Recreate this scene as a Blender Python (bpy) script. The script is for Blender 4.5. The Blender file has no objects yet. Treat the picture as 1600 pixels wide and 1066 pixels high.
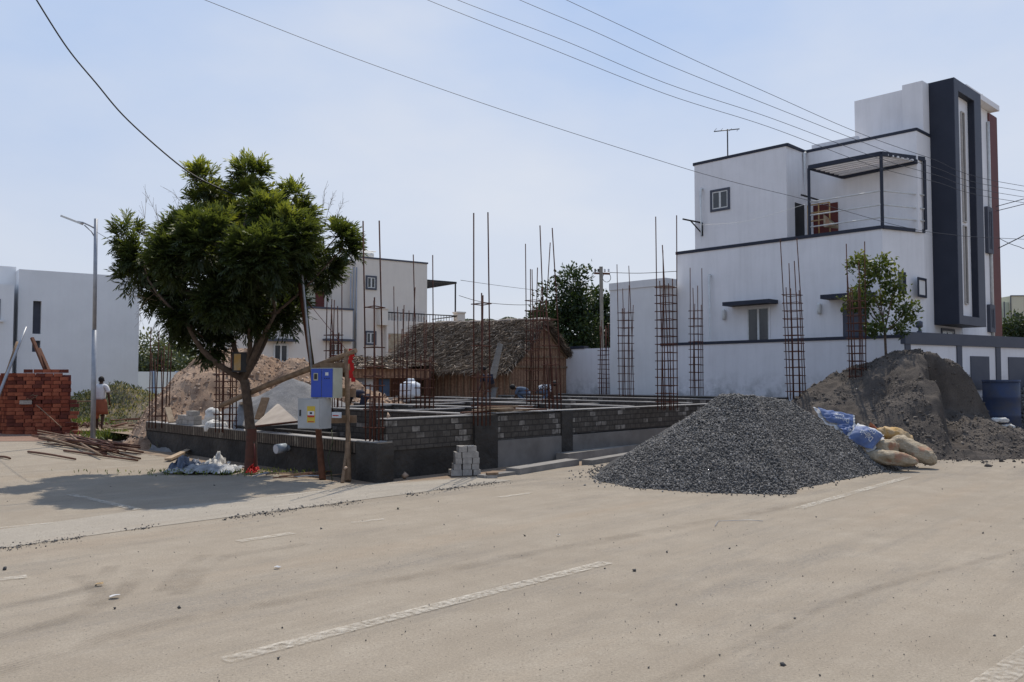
import bpy, math, random
import numpy as np
from mathutils import Vector, Matrix
random.seed(7); rng = np.random.default_rng(11)
scn = bpy.context.scene; COL = scn.collection
PI = math.pi

# ------------------------------------------------------------------ survey helpers
F = 1340.; PITCH = math.atan(60/F); cp, sp = math.cos(PITCH), math.sin(PITCH)
EYE = np.array([0, 0, 1.6])
def ray(u, v):
    x = (u-800)/F; z = -(v-533)/F
    return np.array([x, cp-z*sp, sp+z*cp])
def at(u, v, Y): r = ray(u, v); return EYE+r*(Y/r[1])
def gnd(u, v, z=0.): r = ray(u, v); return EYE+r*((z-1.6)/r[2])
def unit(vp):
    d = np.array([(vp-800)/F, cp, 0.]); return d/np.linalg.norm(d)
class Frame:
    """a level frame: s along a, t along b"""
    def __init__(s, o, a, b=None):
        s.o = np.array([o[0], o[1], 0.]); s.a = np.array(a, float)
        s.b = np.array([s.a[1], -s.a[0], 0.]) if b is None else np.array(b, float)
    def w(s, p, q, z): return tuple(s.o+p*s.a+q*s.b+np.array([0, 0, z]))
    def onT(s, u, v, t):           # plane t = const -> (s, z)
        r = ray(u, v); n = np.array([-s.a[1], s.a[0], 0]); P = s.o+t*s.b
        k = ((P-EYE)@n)/(r@n); q = EYE+k*r; return (q-P)@s.a, q[2]
    def onS(s, u, v, p):
        r = ray(u, v); n = np.array([-s.b[1], s.b[0], 0]); P = s.o+p*s.a
        k = ((P-EYE)@n)/(r@n); q = EYE+k*r; return (q-P)@s.b, q[2]

# ------------------------------------------------------------------ noise (numpy)
def vnoise(p, seed=0):
    p = np.asarray(p, float); i = np.floor(p).astype(np.int64); f = p-i; f = f*f*(3-2*f)
    d = p.shape[-1]; out = 0
    for c in range(2**d):
        off = np.array([(c >> k) & 1 for k in range(d)]); q = i+off
        h = seed*374761393
        for k, m in zip(range(d), (73856093, 19349663, 83492791)): h = h ^ (q[..., k]*m)
        h = (h*2654435761) & 0xffffffff; h = ((h ^ (h >> 15))*2246822519) & 0xffffffff; h = (h ^ (h >> 13)) & 0xffff
        w = 1
        for k in range(d): w = w*(f[..., k] if off[k] else 1-f[..., k])
        out = out+w*(h/65535.)
    return out
def fbm(p, o=4, seed=0):
    p = np.asarray(p, float); r = 0; a = .5; t = 0
    for k in range(o): r = r+a*vnoise(p*2**k, seed+k); t += a; a *= .5
    return r/t-.5

# ------------------------------------------------------------------ materials
def lin(c): return tuple((x/12.92 if x <= .04045 else ((x+.055)/1.055)**2.4) for x in c)
class NT:
    def __init__(s, name):
        s.m = bpy.data.materials.new(name); s.m.use_nodes = True; s.t = s.m.node_tree; s.n = s.t.nodes; s.n.clear()
        s.out = s.n.new('ShaderNodeOutputMaterial')
    def a(s, typ, **k):
        n = s.n.new('ShaderNode'+typ)
        for q, v in k.items():
            if q[0] == '_': setattr(n, q[1:], v)
            else: s.i(n, q.replace('__', ' '), v)
        return n
    def i(s, n, q, v):
        if q.isdigit(): q = int(q)
        sk = n.inputs[q]
        if hasattr(v, 'is_linked') or isinstance(v, bpy.types.NodeSocket): s.t.links.new(v, sk)
        else:
            if isinstance(v, tuple) and len(v) == 3 and sk.type == 'RGBA': v = (*v, 1)
            sk.default_value = v
    def noise(s, vec, scale, detail=4, rough=.55, dim='3D'):
        n = s.a('TexNoise', Scale=scale, Detail=detail, Roughness=rough); s.i(n, 'Vector', vec); return n.outputs[0]
    def mix(s, f, a, b, bt='MIX'):
        n = s.n.new('ShaderNodeMix'); n.data_type = 'RGBA'; n.blend_type = bt
        for sk, v in ((n.inputs[0], f), (n.inputs[6], a), (n.inputs[7], b)):
            if isinstance(v, bpy.types.NodeSocket): s.t.links.new(v, sk)
            else: sk.default_value = (*v, 1) if isinstance(v, tuple) and len(v) == 3 else v
        return n.outputs[2]
    def rng(s, v, a, b, c=0., d=1.):
        n = s.a('MapRange'); s.i(n, 0, v) if 0 else s.t.links.new(v, n.inputs[0])
        for k, x in zip((1, 2, 3, 4), (a, b, c, d)): n.inputs[k].default_value = x
        return n.outputs[0]
    def math(s, op, a, b=0.):
        n = s.n.new('ShaderNodeMath'); n.operation = op
        for k, v in ((0, a), (1, b)):
            if isinstance(v, bpy.types.NodeSocket): s.t.links.new(v, n.inputs[k])
            else: n.inputs[k].default_value = v
        return n.outputs[0]
    def scale(s, vec, xyz, rot=(0, 0, 0)):
        n = s.n.new('ShaderNodeMapping'); s.t.links.new(vec, n.inputs[0]); n.inputs[3].default_value = xyz; n.inputs[2].default_value = rot; return n.outputs[0]
    def obj(s): return s.a('TexCoord').outputs['Object']
    def uv(s): return s.a('TexCoord').outputs['UV']
    def bump(s, h, st=.3, d=.02, nrm=None):
        n = s.a('Bump', Strength=st, Distance=d); s.t.links.new(h, n.inputs['Height'])
        if nrm is not None: s.t.links.new(nrm, n.inputs['Normal'])
        return n.outputs[0]
    def bsdf(s, col, rough=.8, nrm=None, metal=0., spec=.3, **k):
        n = s.a('BsdfPrincipled'); 
        for q, v in (('Base Color', col), ('Roughness', rough), ('Metallic', metal), ('Specular IOR Level', spec)): s.i(n, q, v)
        if nrm is not None: s.t.links.new(nrm, n.inputs['Normal'])
        for q, v in k.items(): s.i(n, q.replace('__', ' '), v)
        s.t.links.new(n.outputs[0], s.out.inputs[0]); return n

def plain(name, c1, c2=None, scale=6., rough=.8, bump=.15, metal=0., spec=.25, detail=5, bd=.01, lo=.35, hi=.65):
    t = NT(name); o = t.obj(); c2 = c2 or tuple(x*.7 for x in c1)
    n = t.noise(o, scale, detail); n2 = t.noise(o, scale*7, 3)
    f = t.rng(n, lo, hi); f = t.mix(.3, f, n2)
    t.bsdf(t.mix(f, c1, c2), rough, t.bump(n2, bump, bd), metal, spec); return t.m

def plaster(name, c, dirt, streak=.35, base_dirt=None, z0=0., z1=1.):
    t = NT(name); o = t.obj()
    n = t.noise(o, .9, 5, .6); st = t.noise(t.scale(o, (3, 3, .25)), 2.2, 5, .6); fine = t.noise(o, 30, 3)
    f = t.math('MULTIPLY', t.rng(n, .35, .75), .35); f = t.math('ADD', f, t.math('MULTIPLY', t.rng(st, .45, .85), streak))
    col = t.mix(f, c, dirt)
    if base_dirt:
        sx = t.n.new('ShaderNodeSeparateXYZ'); t.t.links.new(o, sx.inputs[0])
        g = t.rng(sx.outputs[2], z0, z1, 1., 0.); blot = t.rng(t.noise(o, 2.5, 6, .7), .42, .62)
        col = t.mix(t.math('MULTIPLY', t.math('MULTIPLY', g, blot), .8), col, base_dirt)
    h = t.math('ADD', fine, t.math('MULTIPLY', t.noise(o, 4, 3), 1.5))
    t.bsdf(col, .85, t.bump(h, .25, .012), spec=.15); return t.m

def brickmat(name, c1, c2, mortar, bw, bh, ms=.012, off=.5, wet=None, bump=.6, freq=2):
    t = NT(name); uv = t.uv(); o = t.obj()
    wob = t.noise(o, 3, 2); 
    vm = t.n.new('ShaderNodeVectorMath'); vm.operation = 'ADD'
    sc = t.n.new('ShaderNodeVectorMath'); sc.operation = 'SCALE'; sc.inputs[3].default_value = .02
    t.t.links.new(t.a('TexNoise', Scale=5.).outputs['Color'], sc.inputs[0]); t.t.links.new(uv, vm.inputs[0]); t.t.links.new(sc.outputs[0], vm.inputs[1])
    b = t.a('TexBrick', Scale=1.); b.offset = off; b.offset_frequency = freq
    t.t.links.new(vm.outputs[0], b.inputs['Vector'])
    for q, v in (('Color1', (0, 0, 0)), ('Color2', (1, 1, 1)), ('Mortar', (.5, .5, .5))): b.inputs[q].default_value = (*v, 1)
    b.inputs['Brick Width'].default_value = bw; b.inputs['Row Height'].default_value = bh; b.inputs['Mortar Size'].default_value = ms
    b.inputs['Mortar Smooth'].default_value = .3; b.inputs['Bias'].default_value = 0
    n = t.noise(o, 9, 5, .65)
    # occasional pale block
    rnd = t.rng(b.outputs['Color'], .80, .92); sel = t.mix(rnd, c1, c2)
    sel = t.mix(t.rng(n, .35, .7), sel, tuple(x*.55 for x in c1))
    if wet: sel = t.mix(t.rng(t.noise(o, .8, 4), .42, .62), sel, wet)
    col = t.mix(b.outputs['Fac'], sel, mortar)
    h = t.math('SUBTRACT', t.math('MULTIPLY', n, .5), b.outputs['Fac'])
    t.bsdf(col, .92, t.bump(h, bump, .02), spec=.1); return t.m

M = {}
M['white'] = plaster('white_plaster', (.735, .72, .725), (.50, .49, .485), .30)
M['whitewall'] = plaster('white_wall_paint', (.68, .665, .675), (.48, .465, .465), .28, (.24, .235, .235), 1.0, 1.9)
M['greywhite'] = plaster('grey_white_plaster', (.66, .65, .64), (.44, .435, .42), .2)
M['cream'] = plaster('cream_plaster', (.68, .62, .55), (.50, .45, .40), .15)
M['creamtrim'] = plain('cream_trim', (.50, .46, .42), (.40, .37, .34), 4)
M['navy'] = plain('dark_navy_paint', (.022, .026, .040), (.030, .034, .05), 2, .6, .05)
M['slate'] = plain('slate_grey_paint', (.075, .080, .10), (.06, .065, .085), 1.5, .6, .05)
M['redbrown'] = plain('red_brown_paint', (.12, .028, .022), (.09, .022, .02), 2, .6)
M['glass'] = plain('dark_window_glass', (.03, .035, .04), (.05, .055, .06), 1, .12, 0, spec=.6)
M['blackmetal'] = plain('black_metal', (.02, .02, .022), (.03, .03, .03), 10, .5, .05)
M['whitemetal'] = plain('white_metal', (.62, .62, .60), (.5, .5, .48), 10, .5, .05)
M['galv'] = plain('galvanised_steel', (.32, .33, .35), (.24, .25, .27), 8, .45, .05, metal=.4)
M['rebar'] = plain('rusty_rebar', (.10, .034, .020), (.035, .016, .012), 14, .85, .3)
M['brick'] = plain('red_brick_clay', (.30, .062, .030), (.20, .038, .020), 12, .9, .5)
M['stone'] = plain('grey_concrete_block', (.38, .35, .31), (.24, .22, .20), 14, .92, .6, bd=.01)
M['concrete'] = plain('cement_render', (.27, .25, .225), (.16, .148, .134), 2.2, .92, .4)
M['cement_top'] = plain('cement_wall_top', (.34, .32, .30), (.22, .21, .20), 6, .92, .5)
M['darkbase'] = plain('dark_shaded_plinth', (.022, .0195, .0175), (.072, .063, .054), 1.3, .95, .9, bd=.05)  # dark plaster whose colour also carries the shade at the plinth foot
M['pale_render'] = plain('pale_cement_render', (.235, .215, .195), (.12, .108, .096), 1.3, .92, .3, lo=.3, hi=.6)
M['blockwork'] = brickmat('blockwork', (.098, .085, .072), (.30, .27, .235), (.045, .040, .036), .20, .105, .010)
M['soldier'] = brickmat('soldier_course', (.14, .11, .085), (.26, .22, .17), (.02, .018, .016), .085, .21, .012, 0.)
M['innerwall'] = brickmat('inner_blockwork', (.09, .08, .07), (.26, .235, .21), (.045, .04, .036), .22, .115, .012)
M['wood'] = plain('weathered_timber', (.27, .185, .12), (.14, .09, .055), 9, .85, .4)
M['palewood'] = plain('pale_sawn_board', (.42, .32, .22), (.28, .20, .13), 9, .85, .4)
M['redwood'] = plain('red_brown_timber', (.14, .060, .035), (.08, .035, .02), 9, .85, .4)
M['bark'] = plain('tree_bark', (.13, .092, .066), (.07, .048, .036), 14, .95, .9, bd=.02)
M['paintbark'] = plain('red_ochre_painted_bark', (.13, .052, .034), (.08, .04, .03), 12, .95, .8)
M['skin'] = plain('brown_skin', (.075, .040, .026), (.06, .032, .02), 20, .6, .05)
M['hair'] = plain('black_hair', (.012, .010, .010), (.02, .018, .016), 30, .7, .3)
M['shirt'] = plain('white_shirt_cloth', (.62, .61, .60), (.50, .49, .49), 6, .9, .5)
M['lungi'] = plain('rust_orange_cloth', (.30, .10, .05), (.20, .065, .035), 6, .9, .5)
M['navycloth'] = plain('dark_navy_cloth', (.018, .02, .032), (.03, .03, .045), 6, .9, .4)
M['greycloth'] = plain('grey_trouser_cloth', (.22, .21, .20), (.14, .14, .14), 6, .9, .4)
M['bluecloth'] = plain('faded_blue_cloth', (.10, .13, .18), (.07, .09, .13), 6, .9, .4)
M['plastic_white'] = plain('white_plastic', (.60, .62, .65), (.48, .50, .52), 5, .5, .1)
M['sackwhite'] = plain('white_woven_sack', (.62, .60, .56), (.45, .43, .40), 8, .8, .5)
M['sackbeige'] = plain('beige_woven_sack', (.40, .335, .25), (.27, .20, .135), 5, .8, .9, bd=.02, lo=.42, hi=.62)
def sackmat(name, c1, c2, c3):
    t = NT(name); o = t.obj(); n = t.noise(o, 5, 5, .7); f = t.noise(o, 60, 3, .8); g = t.noise(t.scale(o, (1, 4, 4)), 7, 5, .7)
    c = t.mix(t.rng(n, .42, .6), c1, c2); c = t.mix(t.rng(t.noise(o, 3.2, 4), .56, .64), c, c3); c = t.mix(t.math('MULTIPLY', t.rng(f, .4, .6), .45), c, tuple(x*.55 for x in c1))
    t.bsdf(c, .75, t.bump(t.math('ADD', t.math('MULTIPLY', f, .15), g), .9, .05), spec=.25); return t.m
M['sackbeige'] = sackmat('beige_woven_sack', (.46, .38, .27), (.34, .26, .17), (.40, .20, .12))
M['sackyellow'] = plain('yellow_woven_sack', (.46, .27, .08), (.40, .30, .19), 7, .7, .9, bd=.02, lo=.42, hi=.6)
M['sackred'] = plain('red_sack_print', (.32, .075, .04), (.42, .24, .12), 9, .7, .6)
M['bagblue'] = plain('blue_bag_print', (.055, .095, .235), (.13, .17, .28), 9, .6, .5)
M['bagwhite'] = plain('white_bag_paper', (.62, .61, .60), (.42, .41, .40), 10, .8, .7)
M['bluepaint'] = plain('blue_door_paint', (.035, .075, .40), (.05, .09, .36), 8, .45, .05)
M['creambox'] = plain('cream_box_paint', (.46, .46, .36), (.36, .35, .27), 5, .5, .05)
M['greybox'] = plain('grey_sheet_metal', (.42, .42, .41), (.33, .33, .32), 4, .5, .1)
M['yellow'] = plain('yellow_label', (.60, .42, .05), (.5, .36, .06), 20, .6, 0)
M['red'] = plain('red_cloth', (.42, .015, .012), (.3, .01, .01), 12, .8, .5)
M['redprint'] = plain('red_print', (.45, .04, .02), (.4, .05, .03), 30, .7, 0)
M['whiteprint'] = plain('white_print', (.62, .62, .62), (.55, .55, .55), 30, .7, 0)
M['blackprint'] = plain('black_print', (.02, .02, .02), (.03, .03, .03), 30, .7, 0)
M['pvc'] = plain('grey_pvc_pipe', (.30, .34, .38), (.22, .25, .28), 8, .5, .05)
M['wire'] = plain('black_wire', (.008, .008, .009), (.012, .012, .012), 8, .6, 0)
M['thinwire'] = plain('weathered_aluminium_wire', (.06, .065, .075), (.05, .05, .06), 8, .6, 0)
M['drum'] = plain('blue_drum_plastic', (.028, .046, .105), (.06, .06, .068), 2.5, .55, .15, lo=.4, hi=.7)
M['tarp'] = plain('grey_plastic_sheet', (.33, .34, .35), (.16, .165, .18), 7, .45, .8)
M['tarpblue'] = plain('dark_blue_plastic_sheet', (.08, .10, .15), (.14, .16, .2), 7, .45, .8)
M['tin'] = plain('corrugated_tin', (.20, .19, .18), (.12, .11, .10), 4, .5, .3, metal=.3)
M['steelplate'] = plain('dusty_steel_plate', (.42, .36, .30), (.30, .25, .21), 3, .7, .3)
M['redceramic'] = M['brick']

def thatchmat():
    t = NT('dry_palm_thatch'); at_ = t.a('Attribute', _attribute_name='tint').outputs['Fac']
    c = t.n.new('ShaderNodeValToRGB'); t.t.links.new(at_, c.inputs[0])
    e = c.color_ramp.elements; e[0].color = (.035, .027, .022, 1); e[1].color = (.66, .56, .45, 1)
    q = e.new(.6); q.color = (.20, .145, .10, 1)
    t.bsdf(c.outputs[0], .9, spec=.2); return t.m
M['thatch'] = thatchmat()
def matmat():
    t = NT('woven_palm_mat'); uv = t.uv(); o = t.obj()
    w = t.a('TexWave', Scale=2.2, Distortion=1.5, Detail=3.); t.t.links.new(uv, w.inputs['Vector'])
    n = t.noise(o, 14, 5, .7); h = t.mix(.5, w.outputs[0], n)
    t.bsdf(t.mix(t.rng(n, .3, .7), t.mix(w.outputs[0], (.24, .14, .09), (.45, .28, .18)), (.17, .095, .06)), .9, t.bump(h, .6, .03), spec=.1); return t.m
M['mat'] = matmat()
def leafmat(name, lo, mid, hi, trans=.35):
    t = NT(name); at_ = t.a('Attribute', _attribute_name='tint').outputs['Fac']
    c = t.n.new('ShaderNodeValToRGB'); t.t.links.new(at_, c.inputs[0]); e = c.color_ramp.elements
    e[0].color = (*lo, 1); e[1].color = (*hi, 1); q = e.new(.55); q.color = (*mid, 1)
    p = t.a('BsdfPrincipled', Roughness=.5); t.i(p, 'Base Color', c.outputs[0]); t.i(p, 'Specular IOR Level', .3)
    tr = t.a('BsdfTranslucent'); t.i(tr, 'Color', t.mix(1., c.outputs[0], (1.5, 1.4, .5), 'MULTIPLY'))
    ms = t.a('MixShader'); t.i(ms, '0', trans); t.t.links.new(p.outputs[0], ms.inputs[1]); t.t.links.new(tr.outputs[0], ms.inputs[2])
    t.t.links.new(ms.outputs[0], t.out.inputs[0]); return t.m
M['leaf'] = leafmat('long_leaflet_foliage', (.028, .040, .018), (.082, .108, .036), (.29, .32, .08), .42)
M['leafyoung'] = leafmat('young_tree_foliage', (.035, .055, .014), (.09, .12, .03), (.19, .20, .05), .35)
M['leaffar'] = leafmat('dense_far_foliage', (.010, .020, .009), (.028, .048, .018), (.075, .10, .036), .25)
M['leafhazy'] = leafmat('hazy_far_foliage', (.055, .075, .050), (.10, .12, .065), (.16, .17, .09), .2)  # distance haze is mixed into these leaf colours
M['palm'] = leafmat('palm_foliage', (.04, .06, .035), (.06, .085, .045), (.1, .12, .06), .2)
M['weed'] = leafmat('weed_foliage', (.06, .08, .02), (.11, .15, .04), (.22, .24, .07), .3)
M['weedrub'] = leafmat('dusty_weed_foliage', (.04, .05, .03), (.09, .10, .05), (.16, .17, .09), .2)
M['drygrass'] = leafmat('dry_grass', (.22, .17, .09), (.34, .28, .14), (.34, .38, .12), .3)
M['twig'] = plain('dry_twig', (.22, .17, .11), (.15, .11, .07), 9, .9, .1)

def groundmat(name, base, dark, light, stain=(.13, .125, .12), stainamt=.5, tyres=True):
    t = NT(name); o = t.obj()
    big = t.noise(o, .22, 5, .6); mid = t.noise(o, 1.6, 6, .65); fine = t.noise(o, 55, 3, .7)
    ang = math.atan2(.745, .667)
    st = t.noise(t.scale(o, (1, 1, 1), (0, 0, -ang)), 1, 1)
    rot = t.scale(o, (1, 1, 1), (0, 0, -ang)); streak = t.noise(t.scale(rot, (.10, 3.6, 1)), 1.0, 8, .68)
    c = t.mix(t.rng(big, .35, .65), base, dark); c = t.mix(t.rng(mid, .42, .75), c, light)
    c = t.mix(t.math('MULTIPLY', t.rng(streak, .46, .72), .60), c, tuple(x*.74 for x in base))
    # exposed aggregate stains
    s1 = t.math('MULTIPLY', 1.0, t.math('MULTIPLY', t.rng(t.noise(t.scale(rot, (.30, 1.4, 1)), .7, 7, .75), .50, .68), t.rng(t.noise(o, 26, 5, .85), .40, .54)))
    c = t.mix(t.math('MULTIPLY', s1, stainamt*1.5), c, stain)
    # reddish dust
    c = t.mix(t.math('MULTIPLY', t.rng(t.noise(t.scale(rot, (.2, 1.5, 1)), .6, 4), .55, .75), .35), c, (base[0]*1.0, base[1]*.82, base[2]*.66))
    vor = t.a('TexVoronoi', Scale=26.); t.t.links.new(o, vor.inputs['Vector'])
    spk = t.math('MULTIPLY', t.rng(vor.outputs['Distance'], .10, .16, 1., 0.), t.rng(vor.outputs['Color'], .62, .7))
    c = t.mix(t.math('MULTIPLY', t.rng(t.noise(o, 7, 6, .75), .40, .66), .30), c, tuple(x*.72 for x in base))
    c = t.mix(t.math('MULTIPLY', spk, .85), c, (.05, .047, .045))
    c = t.mix(t.math('MULTIPLY', t.rng(fine, .38, .66), .60), c, tuple(x*.58 for x in base))
    c = t.mix(t.math('MULTIPLY', t.rng(t.noise(o, 120, 2, .8), .52, .70), .45), c, tuple(x*1.35 for x in base))
    h = t.math('ADD', t.math('MULTIPLY', fine, .5), t.math('ADD', mid, t.math('MULTIPLY', streak, .6)))
    n = t.bump(h, .5, .035)
    t.bsdf(c, .95, n, spec=.1); return t.m
M['road'] = groundmat('dusty_road', (.330, .278, .215), (.270, .226, .174), (.365, .315, .250))
M['strip'] = groundmat('dusty_concrete_strip', (.360, .318, .262), (.325, .285, .232), (.39, .348, .29), stainamt=.15)
M['dirt'] = groundmat('bare_dirt', (.29, .215, .155), (.22, .165, .12), (.34, .27, .20), (.16, .12, .09), .6)

def tyremat():
    t = NT('tyre_track_dust'); uv = t.uv()
    w = t.a('TexWave', Scale=16., Distortion=1.2); w.bands_direction = 'X'; t.t.links.new(uv, w.inputs['Vector'])
    sx = t.n.new('ShaderNodeSeparateXYZ'); t.t.links.new(uv, sx.inputs[0])
    n = t.noise(t.obj(), 2.2, 5, .7)
    edge = t.math('MULTIPLY', t.rng(sx.outputs[1], 0., .3), t.rng(sx.outputs[1], .7, 1., 1., 0.))
    al = t.math('MULTIPLY', t.math('MULTIPLY', edge, t.rng(n, .34, .66, .0, .75)), t.rng(w.outputs[0], .2, .9, .06, .55))
    d = t.a('BsdfDiffuse', Color=(.20, .165, .13)); tr = t.a('BsdfTransparent'); ms = t.a('MixShader'); t.t.links.new(al, ms.inputs[0])
    t.t.links.new(tr.outputs[0], ms.inputs[1]); t.t.links.new(d.outputs[0], ms.inputs[2]); t.t.links.new(ms.outputs[0], t.out.inputs[0]); return t.m
M['tyre'] = tyremat()
def paintmat():
    t = NT('worn_road_paint'); o = t.obj()
    n = t.noise(o, 17, 8, .8); n2 = t.noise(o, 1.1, 4)
    al = t.math('MULTIPLY', t.rng(n, .40, .62), t.rng(n2, .30, .55, .15, .72))
    d = t.a('BsdfDiffuse', Color=(.58, .53, .45)); tr = t.a('BsdfTransparent')
    ms = t.a('MixShader'); t.t.links.new(al, ms.inputs[0]); t.t.links.new(tr.outputs[0], ms.inputs[1]); t.t.links.new(d.outputs[0], ms.inputs[2])
    t.t.links.new(ms.outputs[0], t.out.inputs[0]); return t.m
M['paint'] = paintmat()
def heapmat(name, c1, c2, c3, scale=3., bump=.8, crack=0.):
    t = NT(name); o = t.obj(); n = t.noise(o, scale, 8, .7); f = t.noise(o, 40, 4, .75); b = t.noise(o, .9, 4)
    c = t.mix(t.rng(n, .35, .65), c1, c2); c = t.mix(t.rng(b, .45, .65), c, c3); c = t.mix(t.math('MULTIPLY', t.rng(f, .4, .7), .5), c, tuple(x*.45 for x in c2))
    t.bsdf(c, .95, t.bump(t.math('ADD', n, t.math('MULTIPLY', f, .5)), bump, .05), spec=.1); return t.m
M['sand'] = heapmat('dark_sand', (.105, .088, .075), (.070, .060, .052), (.130, .110, .093))
M['earth'] = heapmat('brown_earth', (.36, .245, .165), (.22, .14, .095), (.42, .30, .215))
M['aggr'] = heapmat('pale_grey_aggregate', (.26, .25, .245), (.18, .175, .17), (.31, .29, .27))
M['rubble'] = heapmat('weedy_rubble', (.14, .14, .08), (.10, .085, .06), (.25, .20, .14))
def tintmat(name, lo, hi):
    t = NT(name); a_ = t.a('Attribute', _attribute_name='tint').outputs['Fac']
    t.bsdf(t.mix(a_, lo, hi), .85, spec=.3); return t.m
M['gravel'] = tintmat('dark_grey_gravel', (.050, .048, .046), (.26, .245, .23))
M['clods'] = tintmat('sand_clods', (.055, .047, .041), (.155, .13, .108))
M['earthclods'] = tintmat('earth_clods', (.22, .145, .10), (.46, .34, .25))
M['pebble'] = tintmat('road_pebbles', (.04, .04, .042), (.20, .18, .16))
def checkmat():
    t = NT('checked_shirt_cloth'); o = t.obj(); c = t.a('TexChecker', Scale=22.); t.t.links.new(o, c.inputs[0])
    c.inputs[1].default_value = (.55, .55, .55, 1); c.inputs[2].default_value = (.06, .065, .09, 1); t.bsdf(c.outputs[0], .9); return t.m
M['check'] = checkmat()

# ------------------------------------------------------------------ mesh builder
class MB:
    def __init__(s): s.v = []; s.f = []; s.uv = []; s.tint = []; s.sm = []
    def face(s, pts, uv=None, tint=0., smooth=False):
        i = len(s.v); s.v += [tuple(p) for p in pts]; s.f.append(tuple(range(i, i+len(pts))))
        s.uv += uv or [(0, 0)]*len(pts); s.tint.append(tint); s.sm.append(smooth)
    def prism(s, fr, poly, z0, z1, ztops=None):
        n = len(poly); L = 0
        A = sum(poly[i][0]*poly[(i+1) % n][1]-poly[(i+1) % n][0]*poly[i][1] for i in range(n))
        # fr (a,b): orientation of (a,b,z)
        det = fr.a[0]*fr.b[1]-fr.a[1]*fr.b[0]
        if A*det < 0: poly = poly[::-1]; ztops = ztops[::-1] if ztops else None
        zt = ztops or [z1]*n
        for i in range(n):
            j = (i+1) % n; p, q = poly[i], poly[j]; d = math.dist(p, q)
            s.face([fr.w(*p, z0), fr.w(*q, z0), fr.w(*q, zt[j]), fr.w(*p, zt[i])], [(L, z0), (L+d, z0), (L+d, zt[j]), (L, zt[i])]); L += d
        s.face([fr.w(*poly[i], zt[i]) for i in range(n)], [poly[i] for i in range(n)])
        s.face([fr.w(*poly[i], z0) for i in range(n)][::-1], [poly[i] for i in range(n)])
        return s
    def box(s, fr, s0, s1, t0, t1, z0, z1): return s.prism(fr, [(s0, t0), (s1, t0), (s1, t1), (s0, t1)], z0, z1)
    def beam(s, p, q, w, h, up=(0, 0, 1)):
        p, q = Vector(p), Vector(q); d = (q-p).normalized(); u = Vector(up)
        if abs(d.dot(u)) > .95: u = Vector((1, 0, 0))
        x = d.cross(u).normalized(); y = x.cross(d).normalized(); x *= w/2; y *= h/2
        c = [(-1, -1), (1, -1), (1, 1), (-1, 1)]; A = [p+x*i+y*j for i, j in c]; B = [q+x*i+y*j for i, j in c]
        for i in range(4):
            j = (i+1) % 4; s.face([A[i], A[j], B[j], B[i]])
        s.face(A[::-1]); s.face(B); return s
    def tube(s, pts, r, n=6, cap=True):
        pts = [Vector(p) for p in pts]; rr = r if isinstance(r, (list, tuple)) else [r]*len(pts); base = len(s.v)
        up = None
        for k, p in enumerate(pts):
            d = (pts[min(k+1, len(pts)-1)]-pts[max(k-1, 0)]).normalized()
            if up is None: up = Vector((0, 0, 1)) if abs(d.z) < .9 else Vector((1, 0, 0))
            x = d.cross(up).normalized(); y = d.cross(x).normalized(); up = -y if 0 else up
            for m in range(n):
                a = 2*PI*m/n; s.v.append(tuple(p+x*math.cos(a)*rr[k]+y*math.sin(a)*rr[k]))
        for k in range(len(pts)-1):
            for m in range(n):
                m2 = (m+1) % n; s.f.append((base+k*n+m, base+k*n+m2, base+(k+1)*n+m2, base+(k+1)*n+m)); s.uv += [(0, 0)]*4; s.tint.append(0); s.sm.append(n > 4)
        if cap:
            s.f.append(tuple(base+m for m in range(n))[::-1]); s.f.append(tuple(base+(len(pts)-1)*n+m for m in range(n)))
            s.uv += [(0, 0)]*(2*n); s.tint += [0, 0]; s.sm += [False, False]
        return s
    def lathe(s, c, prof, n=20, cap=True, noise=0.):
        base = len(s.v); c = Vector(c)
        for r, z in prof:
            for m in range(n):
                a = 2*PI*m/n; q = r*(1+noise*math.sin(5*a+3*z)); s.v.append(tuple(c+Vector((math.cos(a)*q, math.sin(a)*q, z))))
        for k in range(len(prof)-1):
            for m in range(n):
                m2 = (m+1) % n; s.f.append((base+k*n+m, base+k*n+m2, base+(k+1)*n+m2, base+(k+1)*n+m)); s.uv += [(0, 0)]*4; s.tint.append(0); s.sm.append(True)
        if cap:
            s.f.append(tuple(base+m for m in range(n))[::-1]); s.f.append(tuple(base+(len(prof)-1)*n+m for m in range(n)))
            s.uv += [(0, 0)]*(2*n); s.tint += [0, 0]; s.sm += [False, False]
        return s
    def build(s, name, mat, parent=None):
        me = bpy.data.meshes.new(name)
        off = Vector(parent_loc(parent)) if parent else Vector((0, 0, 0))
        me.from_pydata([tuple(Vector(p)-off) for p in s.v], [], s.f)
        uvl = me.uv_layers.new(name='uv'); uvl.data.foreach_set('uv', np.array(s.uv, float).ravel())
        me.polygons.foreach_set('use_smooth', s.sm)
        return link(name, me, mat, parent)
def parent_loc(p):
    l = Vector(p.location)
    while p.parent: p = p.parent; l += p.location
    return l
def link(name, me, mat, parent=None, off=None):
    me.materials.append(mat if not isinstance(mat, str) else M[mat]); me.name = name
    o = bpy.data.objects.new(name, me); COL.objects.link(o)
    if parent: o.parent = parent
    return o
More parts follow.
